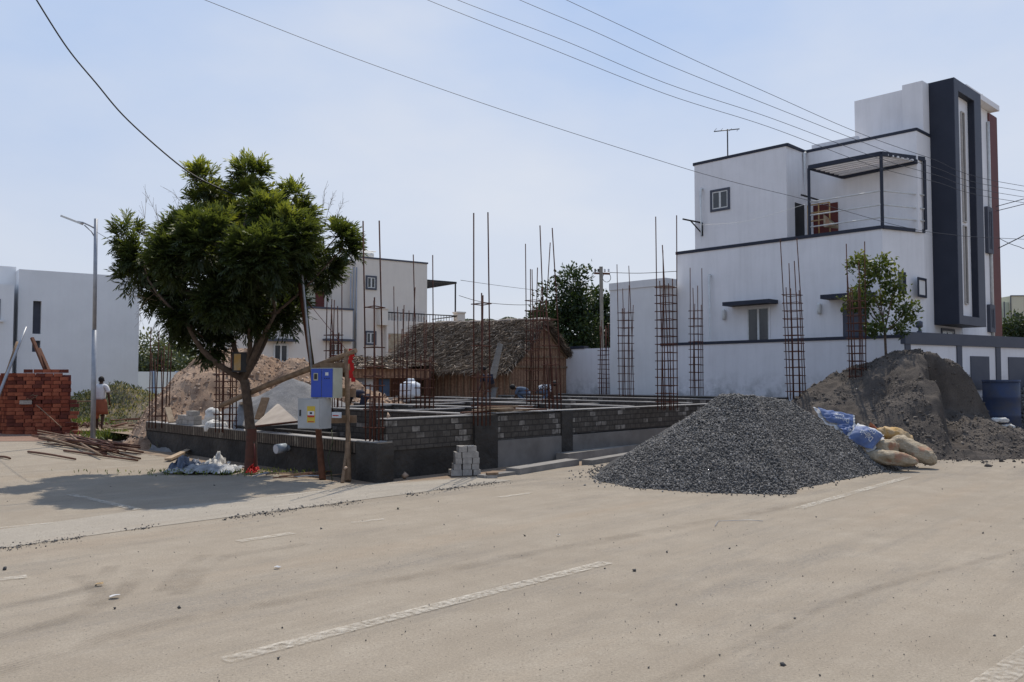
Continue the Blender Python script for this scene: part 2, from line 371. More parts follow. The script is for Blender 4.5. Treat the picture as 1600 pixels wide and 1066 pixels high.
def npmesh(name, V, Fc, mat, parent=None, tint=None, smooth=False, uv=None):
    """V (n,3), Fc (m,k)"""
    V = np.asarray(V, float)
    if parent: V = V-np.array(parent_loc(parent))
    me = bpy.data.meshes.new(name); m, k = Fc.shape
    me.vertices.add(len(V)); me.vertices.foreach_set('co', V.astype(np.float32).ravel())
    me.loops.add(m*k); me.loops.foreach_set('vertex_index', Fc.astype(np.int32).ravel())
    me.polygons.add(m); me.polygons.foreach_set('loop_start', np.arange(0, m*k, k, dtype=np.int32))
    if smooth: me.polygons.foreach_set('use_smooth', np.ones(m, bool))
    me.update(calc_edges=True)
    if tint is not None:
        at_ = me.attributes.new('tint', 'FLOAT', 'POINT'); at_.data.foreach_set('value', np.asarray(tint, np.float32))
    if uv is not None:
        l = me.uv_layers.new(name='uv'); l.data.foreach_set('uv', np.asarray(uv, np.float32)[Fc.ravel()].ravel())
    return link(name, me, mat, parent)
def tag(o, label=None, cat=None, group=None, kind=None):
    for k, v in (('label', label), ('category', cat), ('group', group), ('kind', kind)):
        if v: o[k] = v
    return o
def thing(name, loc, label, cat, group=None):
    o = bpy.data.objects.new(name, None); COL.objects.link(o); o.location = tuple(float(x) for x in loc); o.empty_display_size = .2
    return tag(o, label, cat, group)
WF = Frame((0, 0), (1, 0, 0), (0, 1, 0))

# ------------------------------------------------------------------ camera, world, sun
cam = bpy.data.cameras.new('camera'); co = bpy.data.objects.new('camera', cam); COL.objects.link(co); scn.camera = co
cam.sensor_width = 36; cam.lens = 36*F/1600; cam.clip_end = 2000; cam.clip_start = .1
co.location = tuple(EYE); co.rotation_euler = (PI/2+PITCH, 0, 0)
SUN = Vector((.42, 2.0, 3.45)).normalized()
elev = math.asin(SUN.z); azim = math.atan2(SUN.x, SUN.y)
w = bpy.data.worlds.new('World'); scn.world = w; w.use_nodes = True; nt = w.node_tree; nt.nodes.clear()
out = nt.nodes.new('ShaderNodeOutputWorld'); bg = nt.nodes.new('ShaderNodeBackground'); sky = nt.nodes.new('ShaderNodeTexSky')
sky.sky_type = 'NISHITA'; sky.sun_disc = False; sky.sun_elevation = elev; sky.sun_rotation = azim
sky.air_density = 1.0; sky.dust_density = 1.2; sky.ozone_density = 1.6; sky.altitude = 100
tc = nt.nodes.new('ShaderNodeTexCoord'); mp = nt.nodes.new('ShaderNodeMapping'); mp.inputs[3].default_value = (1, 1, 2.2)
nz = nt.nodes.new('ShaderNodeTexNoise'); nz.inputs['Scale'].default_value = 1.6; nz.inputs['Detail'].default_value = 6; nz.inputs['Roughness'].default_value = .5
nt.links.new(tc.outputs['Generated'], mp.inputs[0]); nt.links.new(mp.outputs[0], nz.inputs['Vector'])
mr = nt.nodes.new('ShaderNodeMapRange'); nt.links.new(nz.outputs[0], mr.inputs[0]); mr.inputs[1].default_value = .42; mr.inputs[2].default_value = .75; mr.inputs[3].default_value = .0; mr.inputs[4].default_value = .8
# haze: pale veil that thickens towards the horizon
sx = nt.nodes.new('ShaderNodeSeparateXYZ'); nt.links.new(tc.outputs['Generated'], sx.inputs[0])
hz = nt.nodes.new('ShaderNodeValToRGB'); nt.links.new(sx.outputs[2], hz.inputs[0]); e = hz.color_ramp.elements
e[0].position = .0; e[0].color = (.70, .73, .81, 1); e[1].position = .60; e[1].color = (.33, .52, .90, 1); q = e.new(.14); q.color = (.60, .675, .83, 1); q = e.new(.32); q.color = (.45, .60, .88, 1)
cl = nt.nodes.new('ShaderNodeMix'); cl.data_type = 'RGBA'; nt.links.new(mr.outputs[0], cl.inputs[0]); nt.links.new(hz.outputs[0], cl.inputs[6]); cl.inputs[7].default_value = (.80, .82, .87, 1)
sc10 = nt.nodes.new('ShaderNodeVectorMath'); sc10.operation = 'SCALE'; sc10.inputs[3].default_value = 10.; nt.links.new(cl.outputs[2], sc10.inputs[0])
mx = nt.nodes.new('ShaderNodeMix'); mx.data_type = 'RGBA'; mx.inputs[0].default_value = .88; nt.links.new(sky.outputs[0], mx.inputs[6]); nt.links.new(sc10.outputs[0], mx.inputs[7])
nt.links.new(mx.outputs[2], bg.inputs[0]); bg.inputs[1].default_value = .1
nt.links.new(bg.outputs[0], out.inputs[0])
sl = bpy.data.lights.new('sun', 'SUN'); sl.energy = 4.1; sl.angle = math.radians(.6); sl.color = (1, .93, .82)
so = bpy.data.objects.new('sun', sl); COL.objects.link(so); so.rotation_euler = SUN.to_track_quat('Z', 'Y').to_euler(); so.location = (0, 0, 30)
scn.view_settings.view_transform = 'Standard'; scn.view_settings.look = 'None'; scn.view_settings.exposure = 0
try:
    scn.cycles.max_bounces = 6; scn.cycles.transparent_max_bounces = 12
except Exception: pass

# ------------------------------------------------------------------ ground sheets
def sheet(name, pts, z, mat, label=None):
    m = MB(); P = [(p[0], p[1], z) for p in pts]
    L = [0]
    m.face(P, [(p[0], p[1]) for p in P]); o = m.build(name, mat); o['kind'] = 'structure'; return o
def gx(u, v, z=0): p = gnd(u, v, z); return (p[0], p[1])
xs = np.concatenate([-np.geomspace(1500, 30, 14), np.linspace(-24, 24, 9), np.geomspace(30, 1500, 14)])
ys = np.concatenate([np.linspace(-20, 60, 15), np.geomspace(80, 1900, 12)])
X, Y = np.meshgrid(xs, ys); nx, ny = len(xs), len(ys)
V = np.stack([X.ravel(), Y.ravel(), np.full(X.size, -.012)], 1)
idx = np.arange(nx*ny).reshape(ny, nx); Fc = np.stack([idx[:-1, :-1], idx[:-1, 1:], idx[1:, 1:], idx[1:, :-1]], -1).reshape(-1, 4)
npmesh('ground', V, Fc, 'dirt')['kind'] = 'structure'
K = gnd(575, 752); R_ = unit(2000); L_ = np.array([-unit(2200)[1], unit(2200)[0], 0])
FK = Frame(K, L_, R_)               # s towards far left, t along the road to the right
def kp(s, t): p = FK.w(s, t, 0); return (p[0], p[1])
# road surface near the camera, running off right; side street at left
sheet('road', [(-60, -8), (60, -8), (90, 45), (60, 62), gx(1100, 712), gx(960, 722), gx(760, 744), gx(560, 757), gx(380, 735), gx(240, 712), gx(120, 690), gx(0, 682), (-22, 26), (-70, 34)], 0.0, 'road')
sheet('concrete_strip', [gx(-260, 897), gx(0, 857.5), gx(200, 829), gx(400, 803), gx(600, 777), gx(800, 751), gx(745, 747), gx(600, 757), gx(430, 775), gx(200, 800), gx(0, 828), gx(-260, 865)], .004, 'strip')
def mark(u0, v0, u1, v1, w):
    a, b = np.array(gx(u0, v0)), np.array(gx(u1, v1)); d = (b-a)/np.linalg.norm(b-a); n = np.array([-d[1], d[0]])*w/2
    o = sheet('road_marking', [a-n, b-n, b+n, a+n], .009, 'paint')
for q in [(350, 1034, 948, 880, .13), (1248, 795, 1420, 746, .13), (372, 847, 458, 834, .12), (430, 777, 640, 752, .10), (-20, 828, 82, 818, .1), (108, 773, 215, 797, .12), (-20, 909, 42, 902, .12), (548, 818, 600, 812, .1), (780, 778, 830, 771, .1)]: mark(*q)
mark(1540, 1075, 1660, 990, .16)
# tyre tracks in the dust
def track(pts, wd):
    P = [np.array(gx(*p)) for p in pts]; C_ = []
    for i in range(len(P)-1):
        for k in range(8): C_.append(P[i]+(P[i+1]-P[i])*k/8)
    C_.append(P[-1]); C_ = np.array(C_)
    for _ in range(6): C_[1:-1] = (C_[:-2]+C_[2:]+2*C_[1:-1])/4
    T = np.gradient(C_, axis=0); T /= np.linalg.norm(T, axis=1)[:, None]; N = np.stack([-T[:, 1], T[:, 0]], 1)*wd/2
    d = np.concatenate([[0], np.cumsum(np.linalg.norm(np.diff(C_, axis=0), axis=1))]); n = len(C_)
    V = np.zeros((2*n, 3)); V[:n, :2] = C_-N; V[n:, :2] = C_+N; V[:, 2] = .0065
    uv = np.zeros((2*n, 2)); uv[:n, 0] = d; uv[n:, 0] = d; uv[n:, 1] = 1
    i = np.arange(n-1); npmesh('tyre_track', V, np.stack([i, i+1, i+1+n, i+n], 1), 'tyre', uv=uv)['kind'] = 'structure'
track([(-60, 1010), (110, 968), (190, 930), (222, 890)], .2); track([(-60, 960), (80, 935), (150, 915), (175, 885)], .18)
track([(120, 900), (160, 925), (140, 950)], .2); track([(280, 930), (310, 895), (345, 870), (480, 850)], .22); track([(255, 925), (290, 888), (320, 868)], .2)
track([(-80, 1075), (200, 985), (520, 925), (860, 860), (1300, 780)], .25)
track([(900, 1120), (1150, 1015), (1340, 925), (1640, 850)], .12)

# ------------------------------------------------------------------ stones
OCT = np.array([[1, 0, 0], [0, 1, 0], [-1, 0, 0], [0, -1, 0], [0, 0, 1], [0, 0, -1]], float)
OF = np.array([[0, 1, 4], [1, 2, 4], [2, 3, 4], [3, 0, 4], [1, 0, 5], [2, 1, 5], [3, 2, 5], [0, 3, 5]])
def stones(name, P, size, mat, parent=None, tint=None, flat=.7):
    n = len(P); q = rng.normal(size=(n, 4)); q /= np.linalg.norm(q, axis=1)[:, None]; a, b, c, d = q.T
    Rm = np.stack([1-2*(c*c+d*d), 2*(b*c-a*d), 2*(b*d+a*c), 2*(b*c+a*d), 1-2*(b*b+d*d), 2*(c*d-a*b), 2*(b*d-a*c), 2*(c*d+a*b), 1-2*(b*b+c*c)], 1).reshape(n, 3, 3)
    J = OCT[None]*(rng.uniform(.55, 1.25, (n, 6, 1))*np.array([1, .8, flat])) + rng.normal(0, .12, (n, 6, 3))
    V = np.einsum('nij,nkj->nki', Rm, J)*np.asarray(size).reshape(-1, 1, 1)+np.asarray(P)[:, None]
    Fc = (OF[None]+6*np.arange(n)[:, None, None]).reshape(-1, 3)
    t = rng.uniform(0, 1, n)**1.6 if tint is None else tint
    return npmesh(name, V.reshape(-1, 3), Fc, mat, parent, np.repeat(t, 6))
def heightmesh(name, xr, yr, step, hf, mat, parent=None, floor=-.06, smooth=True):
    xs = np.arange(*xr, step); ys = np.arange(*yr, step); X, Y = np.meshgrid(xs, ys); H = hf(X, Y)
    nx, ny = len(xs), len(ys); idx = np.arange(nx*ny).reshape(ny, nx)
    Fc = np.stack([idx[:-1, :-1], idx[:-1, 1:], idx[1:, 1:], idx[1:, :-1]], -1).reshape(-1, 4)
    Hf = H.ravel(); keep = (Hf[Fc] > floor).any(1); Fc = Fc[keep]
    used = np.unique(Fc); rem = -np.ones(nx*ny, int); rem[used] = np.arange(len(used))
    return npmesh(name, np.stack([X.ravel(), Y.ravel(), np.maximum(Hf, floor)], 1)[used], rem[Fc], mat, parent, smooth=smooth)
def smax(a, b, k=.15): return .5*(a+b+np.sqrt((a-b)**2+k*k))

# gravel heap
def cone(X, Y, x, y, h, r, rl=None):
    dx, dy = X-x, Y-y; d = np.sqrt(dx*dx+dy*dy); return h-d*h/r
def gravel_h(X, Y):
    P = np.stack([X, Y], -1); wob = fbm(P*1.1, 3, 5)*.5
    sg_ = np.clip(((X-3.75)*1.25+(Y-14.35)*.8)/(1.25**2+.8**2), 0, 1); d = np.sqrt((X-3.75-sg_*1.25)**2+((Y-14.35-sg_*.8)*1.03)**2)+wob*.6
    c1 = 1.55-d*.62; c1 = np.minimum(c1, 1.38-.05*d-.06*sg_)          # slightly flattened crest
    ang = np.sqrt((X-3.0)**2+(Y-14.1)**2)+wob*.4; c1 = smax(c1, .84-ang*.50, .1)
    d2 = np.sqrt((X-5.0)**2+(Y-15.6)**2)+wob*.5; c2 = 1.20-d2*.55
    d3 = np.sqrt(((X-6.3)*.8)**2+(Y-17.1)**2)+wob*.6; c3 = .42-d3*.46
    h = smax(smax(c1, c2, .12), c3, .15)
    h = np.minimum(h, np.where(X < 6.8, .14+.62*(6.8-X), .14-.05*(X-6.8)))
    fr_ = (X-4.0)*-.70+(Y-12.5)*.71; h = np.where(X > 3.2, np.minimum(h, fr_*.92+.08+.9*np.maximum(4.2-X, 0)), h)
    h = h-.07+fbm(P*2.5, 3, 9)*.12+np.abs(fbm(P*.9, 3, 15))*-.10
    return h
gr = thing('gravel_heap', (4.2, 14.3, 0), 'large heap of dark grey crushed stone on the road edge', 'gravel heap')
heightmesh('stone_core', (.2, 9.6), (10.9, 18.6), .06, gravel_h, 'gravel', gr)
n = 230000; x = rng.uniform(.3, 9.4, n); y = rng.uniform(11, 18.3, n); h = gravel_h(x, y)
k = (h > -.02) & (y < 15.9+(x-4.2)*.5); x, y, h = x[k], y[k], h[k]
h = h+rng.uniform(-.01, .018, len(x)); P = np.stack([x, y, h], 1)[:80000]
o = stones('loose_stones', P, rng.uniform(.013, .025, len(P))*(1+.7*(rng.uniform(0, 1, len(P)) < .06)), 'gravel', gr, np.clip(rng.beta(1.6, 2.2, len(P)), 0, 1)); o['kind'] = 'stuff'
# spill around the toe
n = 30000; x = rng.uniform(-.5, 10.5, n); y = rng.uniform(10.5, 18.5, n); h = gravel_h(x, y); k = (h < 0.02) & (h > -.30+.0*x) & (rng.uniform(0, 1, n) < np.exp((h-.0)*16)); 
P = np.stack([x[k], y[k], np.full(k.sum(), .012)], 1)[:2600]
tag(stones('gravel_spill', P, rng.uniform(.012, .028, len(P)), 'gravel'), 'scattered loose chippings around the toe of the gravel heap', 'gravel', kind='stuff')
# pebbles on the road
n = 7000; y = 3+rng.uniform(0, 1, n)**1.3*20; x = rng.uniform(-.75, .75, n)*y; P = np.stack([x, y, np.full(n, .006)], 1)
P = P[(gravel_h(x, y) < -.1) & (vnoise(np.stack([x*.9, y*.9], -1), 5)+rng.uniform(-.3, .3, n) > .45)]; sz = .0020+.0011*rng.gamma(1.1, 1.4, len(P))+(rng.uniform(0, 1, len(P)) < .008)*.007
tag(stones('road_pebbles', P, sz, 'pebble'), 'small pebbles scattered over the dusty road', 'pebbles', kind='stuff')
for u, v, s_ in [(8, 891, .05), (180, 952, .025), (280, 951, .03), (502, 827, .035), (992, 893, .035), (1042, 864, .03), (1222, 1040, .035), (1057, 946, .022), (622, 796, .035), (1536, 834, .03), (820, 838, .03), (335, 759, .04), (1140, 858, .02), (945, 889, .022)]:
    g = gnd(u, v); o = stones('road_stone', np.array([[0, 0, 0]]), [s_*.6], 'pebble', None, np.array([.15])); o.location = (g[0], g[1], s_*.25)
    tag(o, 'dark angular chip of stone lying on the open road', 'stone', 'stone chips lying on the road')

n = 2200; f = rng.uniform(-.1, 1.0, n); e0, e1 = gnd(0, 858), gnd(800, 751); P = e0[None]+(e1-e0)[None]*f[:, None]; P[:, :2] += rng.normal(0, .07, (n, 2))*rng.uniform(.3, 2.2, (n, 1)); P[:, 2] = .006
P = P[vnoise(np.stack([P[:, 0]*1.7, P[:, 1]*1.7], -1), 3) > .35]; tag(stones('strip_edge_grit', P, .004+.0028*rng.gamma(1.2, 1.2, len(P)), 'pebble'), 'dark grit gathered along the broken edge of the concrete strip', 'grit', kind='stuff')
# sand heap
CW = at(1414, 593, 23); BW = unit(2950); NW = np.array([-BW[1], BW[0]])
def sand_h(X, Y):
    P = np.stack([X, Y], -1); wob = fbm(P*.9, 4, 21)
    dx, dy = X-9.75, (Y-20.8); d = np.sqrt(np.where(dx > 0, dx*1.05, dx*.86)**2+(np.where(dy < 0, dy*1.02, dy*.9))**2)+wob*1.1
    h = 2.62-d*.63; h = np.minimum(h, 2.36-.06*d-.15*np.maximum(X-9.9, 0)*1.)
    h = smax(h, .95-.48*(np.sqrt((X-11.4)**2+(Y-19.6)**2)+wob*.8), .15)
    h = smax(h, .75-.45*(np.sqrt((X-10.2)**2*.5+(Y-18.6)**2)+wob*.8), .12)
    e = wob*1.3
    edge = (Y-20.35+e*.6 < 0) & (X-9.55+e*.8+(Y-20)*-.25 > 0)
    cutd = np.minimum(-(Y-20.35+e*.6), (X-9.55+e*.8-(Y-20)*.25))
    fl = 1.02+.30*(Y-20.35)-.28*np.maximum(X-10.6, 0)+wob*.35
    cut = np.where(edge, h+(np.minimum(fl, h)-h)*np.clip(cutd/.16, 0, 1), h)
    # right hand end broken off
    e2 = X-(10.55+e*.35); cut = np.where(e2 > 0, np.minimum(cut, np.maximum(2.25-e2*1.75, .62-.42*(X-11.3)+wob*.3)), cut)
    h = cut-.05+fbm(P*4, 5, 33)*.26+np.abs(fbm(P*1.7, 3, 35))*-.25
    wall = (X-CW[0])*NW[0]+(Y-CW[1])*NW[1]; side = (X-CW[0])*R_[0]*0
    sw = (X-CW[0])*unit(2200)[0]+(Y-CW[1])*unit(2200)[1]
    inside = (wall > -.05) & (sw > -.05)
    return np.where(inside, -.3, h)
sd = thing('sand_heap', (9.8, 20.5, 0), 'tall heap of dark brown sand with a dug out face by the white wall', 'sand heap')
heightmesh('sand_body', (4.2, 14.2), (16, 26), .045, sand_h, 'sand', sd)
n = 60000; x = rng.uniform(4.5, 14, n); y = rng.uniform(16.3, 23, n); h = sand_h(x, y); k = (h > .0) & (fbm(np.stack([x, y], -1)*1.3, 3, 3) > -.12); P = np.stack([x[k], y[k], h[k]], 1)[:20000]
o = stones('clods', P, .007+.008*rng.gamma(1.0, 1.2, len(P)), 'clods', sd, flat=.9); o['kind'] = 'stuff'
n = 4000; x = rng.uniform(7, 15, n); y = rng.uniform(15.5, 20, n); h = sand_h(x, y); k = (h < .02) & (rng.uniform(0, 1, n) < np.exp(h*7)); P = np.stack([x[k], y[k], np.full(k.sum(), .01)], 1)
tag(stones('sand_spill', P, .01+.012*rng.gamma(1.2, 1.2, len(P)), 'clods'), 'loose sand lumps scattered at the foot of the sand heap', 'sand', kind='stuff')

# earth mound far left
def earth_h(X, Y):
    P = np.stack([X, Y], -1); wob = fbm(P*.8, 4, 41)
    a = 3.15-.85*(np.sqrt(np.where(X < -8.3, (X+8.3)*2.1, (X+8.3)*.9)**2+((Y-24.3)*.85)**2)+wob*1.2)
    a = np.minimum(a, 2.42)
    b = 2.2-.62*(np.sqrt((np.where(X < -6.1, 1.3, .75)*(X+6.1))**2+((Y-24.2)*.9)**2)+wob*1.3); b = np.minimum(b, 2.2+wob*.3)
    c = 1.35-.45*(np.sqrt(((X+4.4)*.8)**2+((Y-24)*.9)**2)+wob)
    return smax(smax(a, b, .1), c, .2)+fbm(P*3.5, 4, 44)*.35-.05
em = thing('earth_mound', (-6.8, 24, 0), 'pinkish brown mound of dug earth behind the low wall and the tree', 'earth mound')
heightmesh('earth_body', (-11.5, -.5), (19.5, 28.5), .06, earth_h, 'earth', em)
n = 20000; x = rng.uniform(-11, -1, n); y = rng.uniform(20, 25.5, n); h = earth_h(x, y); k = h > .1; P = np.stack([x[k], y[k], h[k]], 1)[:7000]
o = stones('earth_clods', P, .012+.014*rng.gamma(1.2, 1.2, len(P)), 'earthclods', em); o['kind'] = 'stuff'
def agg_h(X, Y):
    P = np.stack([X, Y], -1); wob = fbm(P*.9, 3, 61)
    return 1.62-.66*(np.sqrt(((X+5.35)*.8)**2+(Y-20.9)**2)+wob*.6)+fbm(P*3, 3, 62)*.12
ag = thing('aggregate_heap', (-5.3, 20.9, 0), 'pale grey heap of fine aggregate in front of the brown earth mound', 'aggregate heap')
heightmesh('aggregate_body', (-9, -2), (18, 24), .07, agg_h, 'aggr', ag)
def rub_h(X, Y):
    P = np.stack([X, Y], -1); wob = fbm(P*.7, 4, 71)
    a = 1.55-.5*(np.sqrt(((X+15.0)*.8)**2+(Y-33)**2)+wob*1.3); b = 1.15-.5*(np.sqrt(((X+18)*.7)**2+(Y-32.5)**2)+wob)
    return smax(a, b, .2)+fbm(P*2.5, 4, 73)*.35-.05
rb = thing('rubble_mound', (-15, 32.5, 0), 'green weedy mound of earth and rubble before the white building', 'rubble mound')
heightmesh('rubble_body', (-23, -10), (28, 37), .12, rub_h, 'rubble', rb)

# ------------------------------------------------------------------ leaves
def blades(name, P, D, L, W, mat, parent=None, tint=None, N=None, kind=None):
    """diamond leaves: base P, direction D, length L, width W"""
    n = len(P); D = D/np.linalg.norm(D, axis=1)[:, None]
    r = rng.normal(size=(n, 3)) if N is None else N
    S = np.cross(D, r); S /= np.linalg.norm(S, axis=1)[:, None]+1e-9; U = np.cross(S, D)
    L = np.broadcast_to(L, n)[:, None]; W = np.broadcast_to(W, n)[:, None]
    V = np.stack([P, P+D*L*.5+S*W*.5+U*W*.12, P+D*L-U*L*.12, P+D*L*.5-S*W*.5+U*W*.12], 1).reshape(-1, 3)
    Fc = np.arange(4*n).reshape(n, 4); t = rng.uniform(0, 1, n) if tint is None else tint
    o = npmesh(name, V, Fc, mat, parent, np.repeat(t, 4))
    if kind: o['kind'] = kind
    return o
def sphere_dirs(n):
    d = rng.normal(size=(n, 3)); return d/np.linalg.norm(d, axis=1)[:, None]
def branch(mb, p, q, r0, r1, bend=.1, n=5):
    p, q = np.array(p, float), np.array(q, float); L = np.linalg.norm(q-p); pts = []; off = rng.normal(size=3)*bend*L
    for k in range(n+1):
        f = k/n; pts.append(tuple(p+(q-p)*f+off*math.sin(f*PI)*.6+np.array([0, 0, -.12*L*bend*4*f*(1-f)])))
    mb.tube(pts, [r0+(r1-r0)*k/n for k in range(n+1)], 7); return pts

# ---- the big street tree
TB = gnd(392, 738); TD = TB[1]
bt = thing('street_tree', TB, 'broad dark green tree with long narrow leaflets beside the street corner', 'tree')
tr = MB(); tr.tube([TB+np.array([0, 0, -.1]), TB+np.array([.01, 0, .5]), at(388, 640, TD), at(383, 600, TD), at(378, 585, TD)], [.105, .088, .080, .076, .080], 10)
fork = at(381, 590, TD)
lobes = [(316, 282, .36, 0), (322, 318, .42, .2), (390, 272, .34, .1), (385, 312, .44, 0), (458, 308, .30, -.1), (470, 340, .34, .1), (525, 368, .34, .0), (535, 385, .26, -.1), (200, 366, .22, 0), (225, 400, .42, -.1), (215, 430, .34, .1), (300, 370, .55, -.2), (375, 365, .60, .2), (440, 400, .62, -.4), (500, 415, .42, .2),
         (300, 440, .65, .3), (365, 440, .7, -.6), (420, 460, .62, .5), (255, 450, .42, .3), (290, 485, .40, -.2), (340, 500, .42, .2), (395, 490, .36, -.3), (448, 488, .30, 0), (328, 535, .22, 0), (295, 510, .26, .1),
         (330, 380, .6, -1.3), (400, 400, .6, -1.5), (350, 460, .5, -1.3), (280, 400, .5, -1.2), (450, 370, .5, -1.1), (340, 370, .6, 1.3), (420, 370, .6, 1.4), (260, 410, .5, 1.2), (370, 460, .6, 1.3), (480, 420, .4, 1.1), (350, 335, .42, .8), (415, 335, .40, -.9)]
centres = []
for (u, v, r, dy) in lobes: centres.append((at(u, v+3, TD+dy), max(.17, r-.15)))
mains = []
for (u, v, dy, r0) in [(292, 505, -.3, .06), (345, 470, .5, .055), (410, 480, .3, .06), (430, 490, -.5, .06), (440, 470, .6, .045), (355, 430, -.9, .05)]:
    e = at(u, v, TD+dy); mains.append((branch(tr, fork-np.array([0, 0, .04]), e, r0, r0*.55, .10, 7)[-1]))
twb = MB()
for c, r in centres:
    e = min(mains, key=lambda m: np.linalg.norm(np.array(m)-c)); branch(tr, e, c, .028, .010, .08)
    for k in range(4): branch(tr, c, c+sphere_dirs(1)[0]*r*.8, .009, .004, .1, 3)
tr.build('trunk', 'bark', bt)
rc = MB(); rc.lathe(TB, [(.12, .0), (.106, .25), (.092, .52), (.090, .75)], 12, False); rc.build('painted_band', 'paintbark', bt)
PP, DD, NN, LL, TT = [], [], [], [], []
cc0 = np.array(at(365, 430, TD))
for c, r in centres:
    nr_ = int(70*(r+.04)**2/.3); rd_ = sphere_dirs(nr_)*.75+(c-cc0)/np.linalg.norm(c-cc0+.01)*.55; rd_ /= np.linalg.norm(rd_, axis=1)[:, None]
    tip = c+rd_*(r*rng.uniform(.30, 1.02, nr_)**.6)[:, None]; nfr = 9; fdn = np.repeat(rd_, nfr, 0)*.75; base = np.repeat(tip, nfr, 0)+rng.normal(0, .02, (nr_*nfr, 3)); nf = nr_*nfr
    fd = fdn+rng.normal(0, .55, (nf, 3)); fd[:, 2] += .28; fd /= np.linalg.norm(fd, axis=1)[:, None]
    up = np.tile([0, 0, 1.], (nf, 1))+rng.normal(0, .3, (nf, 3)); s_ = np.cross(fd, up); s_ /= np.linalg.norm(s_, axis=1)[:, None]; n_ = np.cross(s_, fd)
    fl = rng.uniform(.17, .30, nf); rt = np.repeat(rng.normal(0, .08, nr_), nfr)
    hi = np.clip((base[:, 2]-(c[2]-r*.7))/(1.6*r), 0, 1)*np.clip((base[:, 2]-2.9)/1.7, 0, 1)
    tin = np.clip(hi*.85+rt+.06, 0, 1)  # sunlit tops and dim lower leaves are put into the leaf tint
    for k in range(6):
        f = .15+.85*k/5; cen = base+fd*(fl*f)[:, None]-np.array([0, 0, 1])*(.16*fl*f*f)[:, None]
        for sgn in (-1, 1):
            if k == 5 and sgn == 1: ld = fd
            else: ld = s_*sgn*.55+fd*.85+rng.normal(0, .10, (nf, 3))-np.array([0, 0, .15])
            PP.append(cen); DD.append(ld); NN.append(n_+rng.normal(0, .25, (nf, 3))); LL.append(rng.uniform(.080, .130, nf)); TT.append(tin+rng.normal(0, .05, nf))
P = np.concatenate(PP); D = np.concatenate(DD); N = np.concatenate(NN); L = np.concatenate(LL); T = np.clip(np.concatenate(TT), 0, 1)
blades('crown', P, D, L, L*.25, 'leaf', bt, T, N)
# dry seed sprays poking out of the crown
dr = MB()
for (u, v, u2, v2) in [(255, 390, 232, 310), (300, 350, 268, 300), (310, 340, 262, 330), (232, 420, 228, 318), (508, 350, 520, 305), (500, 345, 507, 298), (250, 470, 236, 520), (240, 460, 220, 500), (258, 480, 243, 540), (285, 385, 278, 325), (245, 470, 205, 462), (525, 360, 535, 318)]:
    dr = MB(); a_, b_ = at(u, v, TD+rng.uniform(-.3, .3)), at(u2, v2, TD+rng.uniform(-.3, .3)); pts = branch(dr, a_, b_, .004, .0025, .1, 5)
    for p in pts[2:]:
        for k in range(4): e = np.array(p)+(b_-a_)*rng.uniform(.05, .3)+rng.normal(0, .05, 3); dr.tube([p, tuple(e)], [.0025, .0018], 3)
    dr.build('dry_seed_spray', 'twig', bt)

def crown_tree(name, base, label, blobs, mat, leafsz, nleaf, trunk_r, cat='tree', group=None, trunkmat='bark', th=None, dens=1.):
    t = thing(name, base, label, cat, group); base = np.array(base, float); mb = MB()
    lo = min(b[0][2]-b[1] for b in blobs); cx = np.mean([b[0] for b in blobs], axis=0); f = base.copy(); f[2] = lo+.15*(cx[2]-lo); f[:2] = base[:2]*.7+cx[:2]*.3
    mb.tube([base-np.array([0, 0, .15]), base*.5+f*.5, f], [trunk_r, trunk_r*.8, trunk_r*.7], 8)
    for c, r in blobs: branch(mb, f, c, trunk_r*.45, trunk_r*.12, .08)
    mb.build('trunk', trunkmat, t)
    tot = sum(r**2 for _, r in blobs); PP, DD, TT = [], [], []
    for c, r in blobs:
        n = int(nleaf*r*r/tot); nc = max(6, n//22); cd = sphere_dirs(nc); cc = np.array(c)+cd*(r*rng.uniform(.35, 1, nc)**.6)[:, None]*np.array([1, 1, .9])
        ix = rng.integers(0, nc, n); cs = r*.16+leafsz*.8
        p = cc[ix]+rng.normal(0, 1, (n, 3))*cs*.6; PP.append(p); DD.append(cd[ix]+rng.normal(0, .8, (n, 3)))
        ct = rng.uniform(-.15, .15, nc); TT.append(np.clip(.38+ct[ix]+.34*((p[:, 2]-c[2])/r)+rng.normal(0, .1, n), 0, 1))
    P = np.concatenate(PP); blades('crown', P, np.concatenate(DD), rng.uniform(.7, 1.2, len(P))*leafsz, leafsz*.55, mat, t, np.concatenate(TT))
    return t
# young tree by the sand heap
b0 = at(1388, 593, 21.6); b0[2] = 0
yb = [(at(u, v, 21.6+dy), r) for u, v, r, dy in [(1342, 415, .24, 0), (1375, 415, .32, .2), (1400, 440, .30, -.1), (1345, 468, .33, 0), (1385, 470, .28, .3), (1370, 505, .27, -.2), (1418, 478, .24, 0), (1410, 510, .27, .2), (1350, 440, .24, .2), (1330, 475, .2, 0)]]
crown_tree('young_tree', b0, 'young broad leaved tree standing behind the sand heap before the white house', yb, 'leafyoung', .115, 2700, .045)
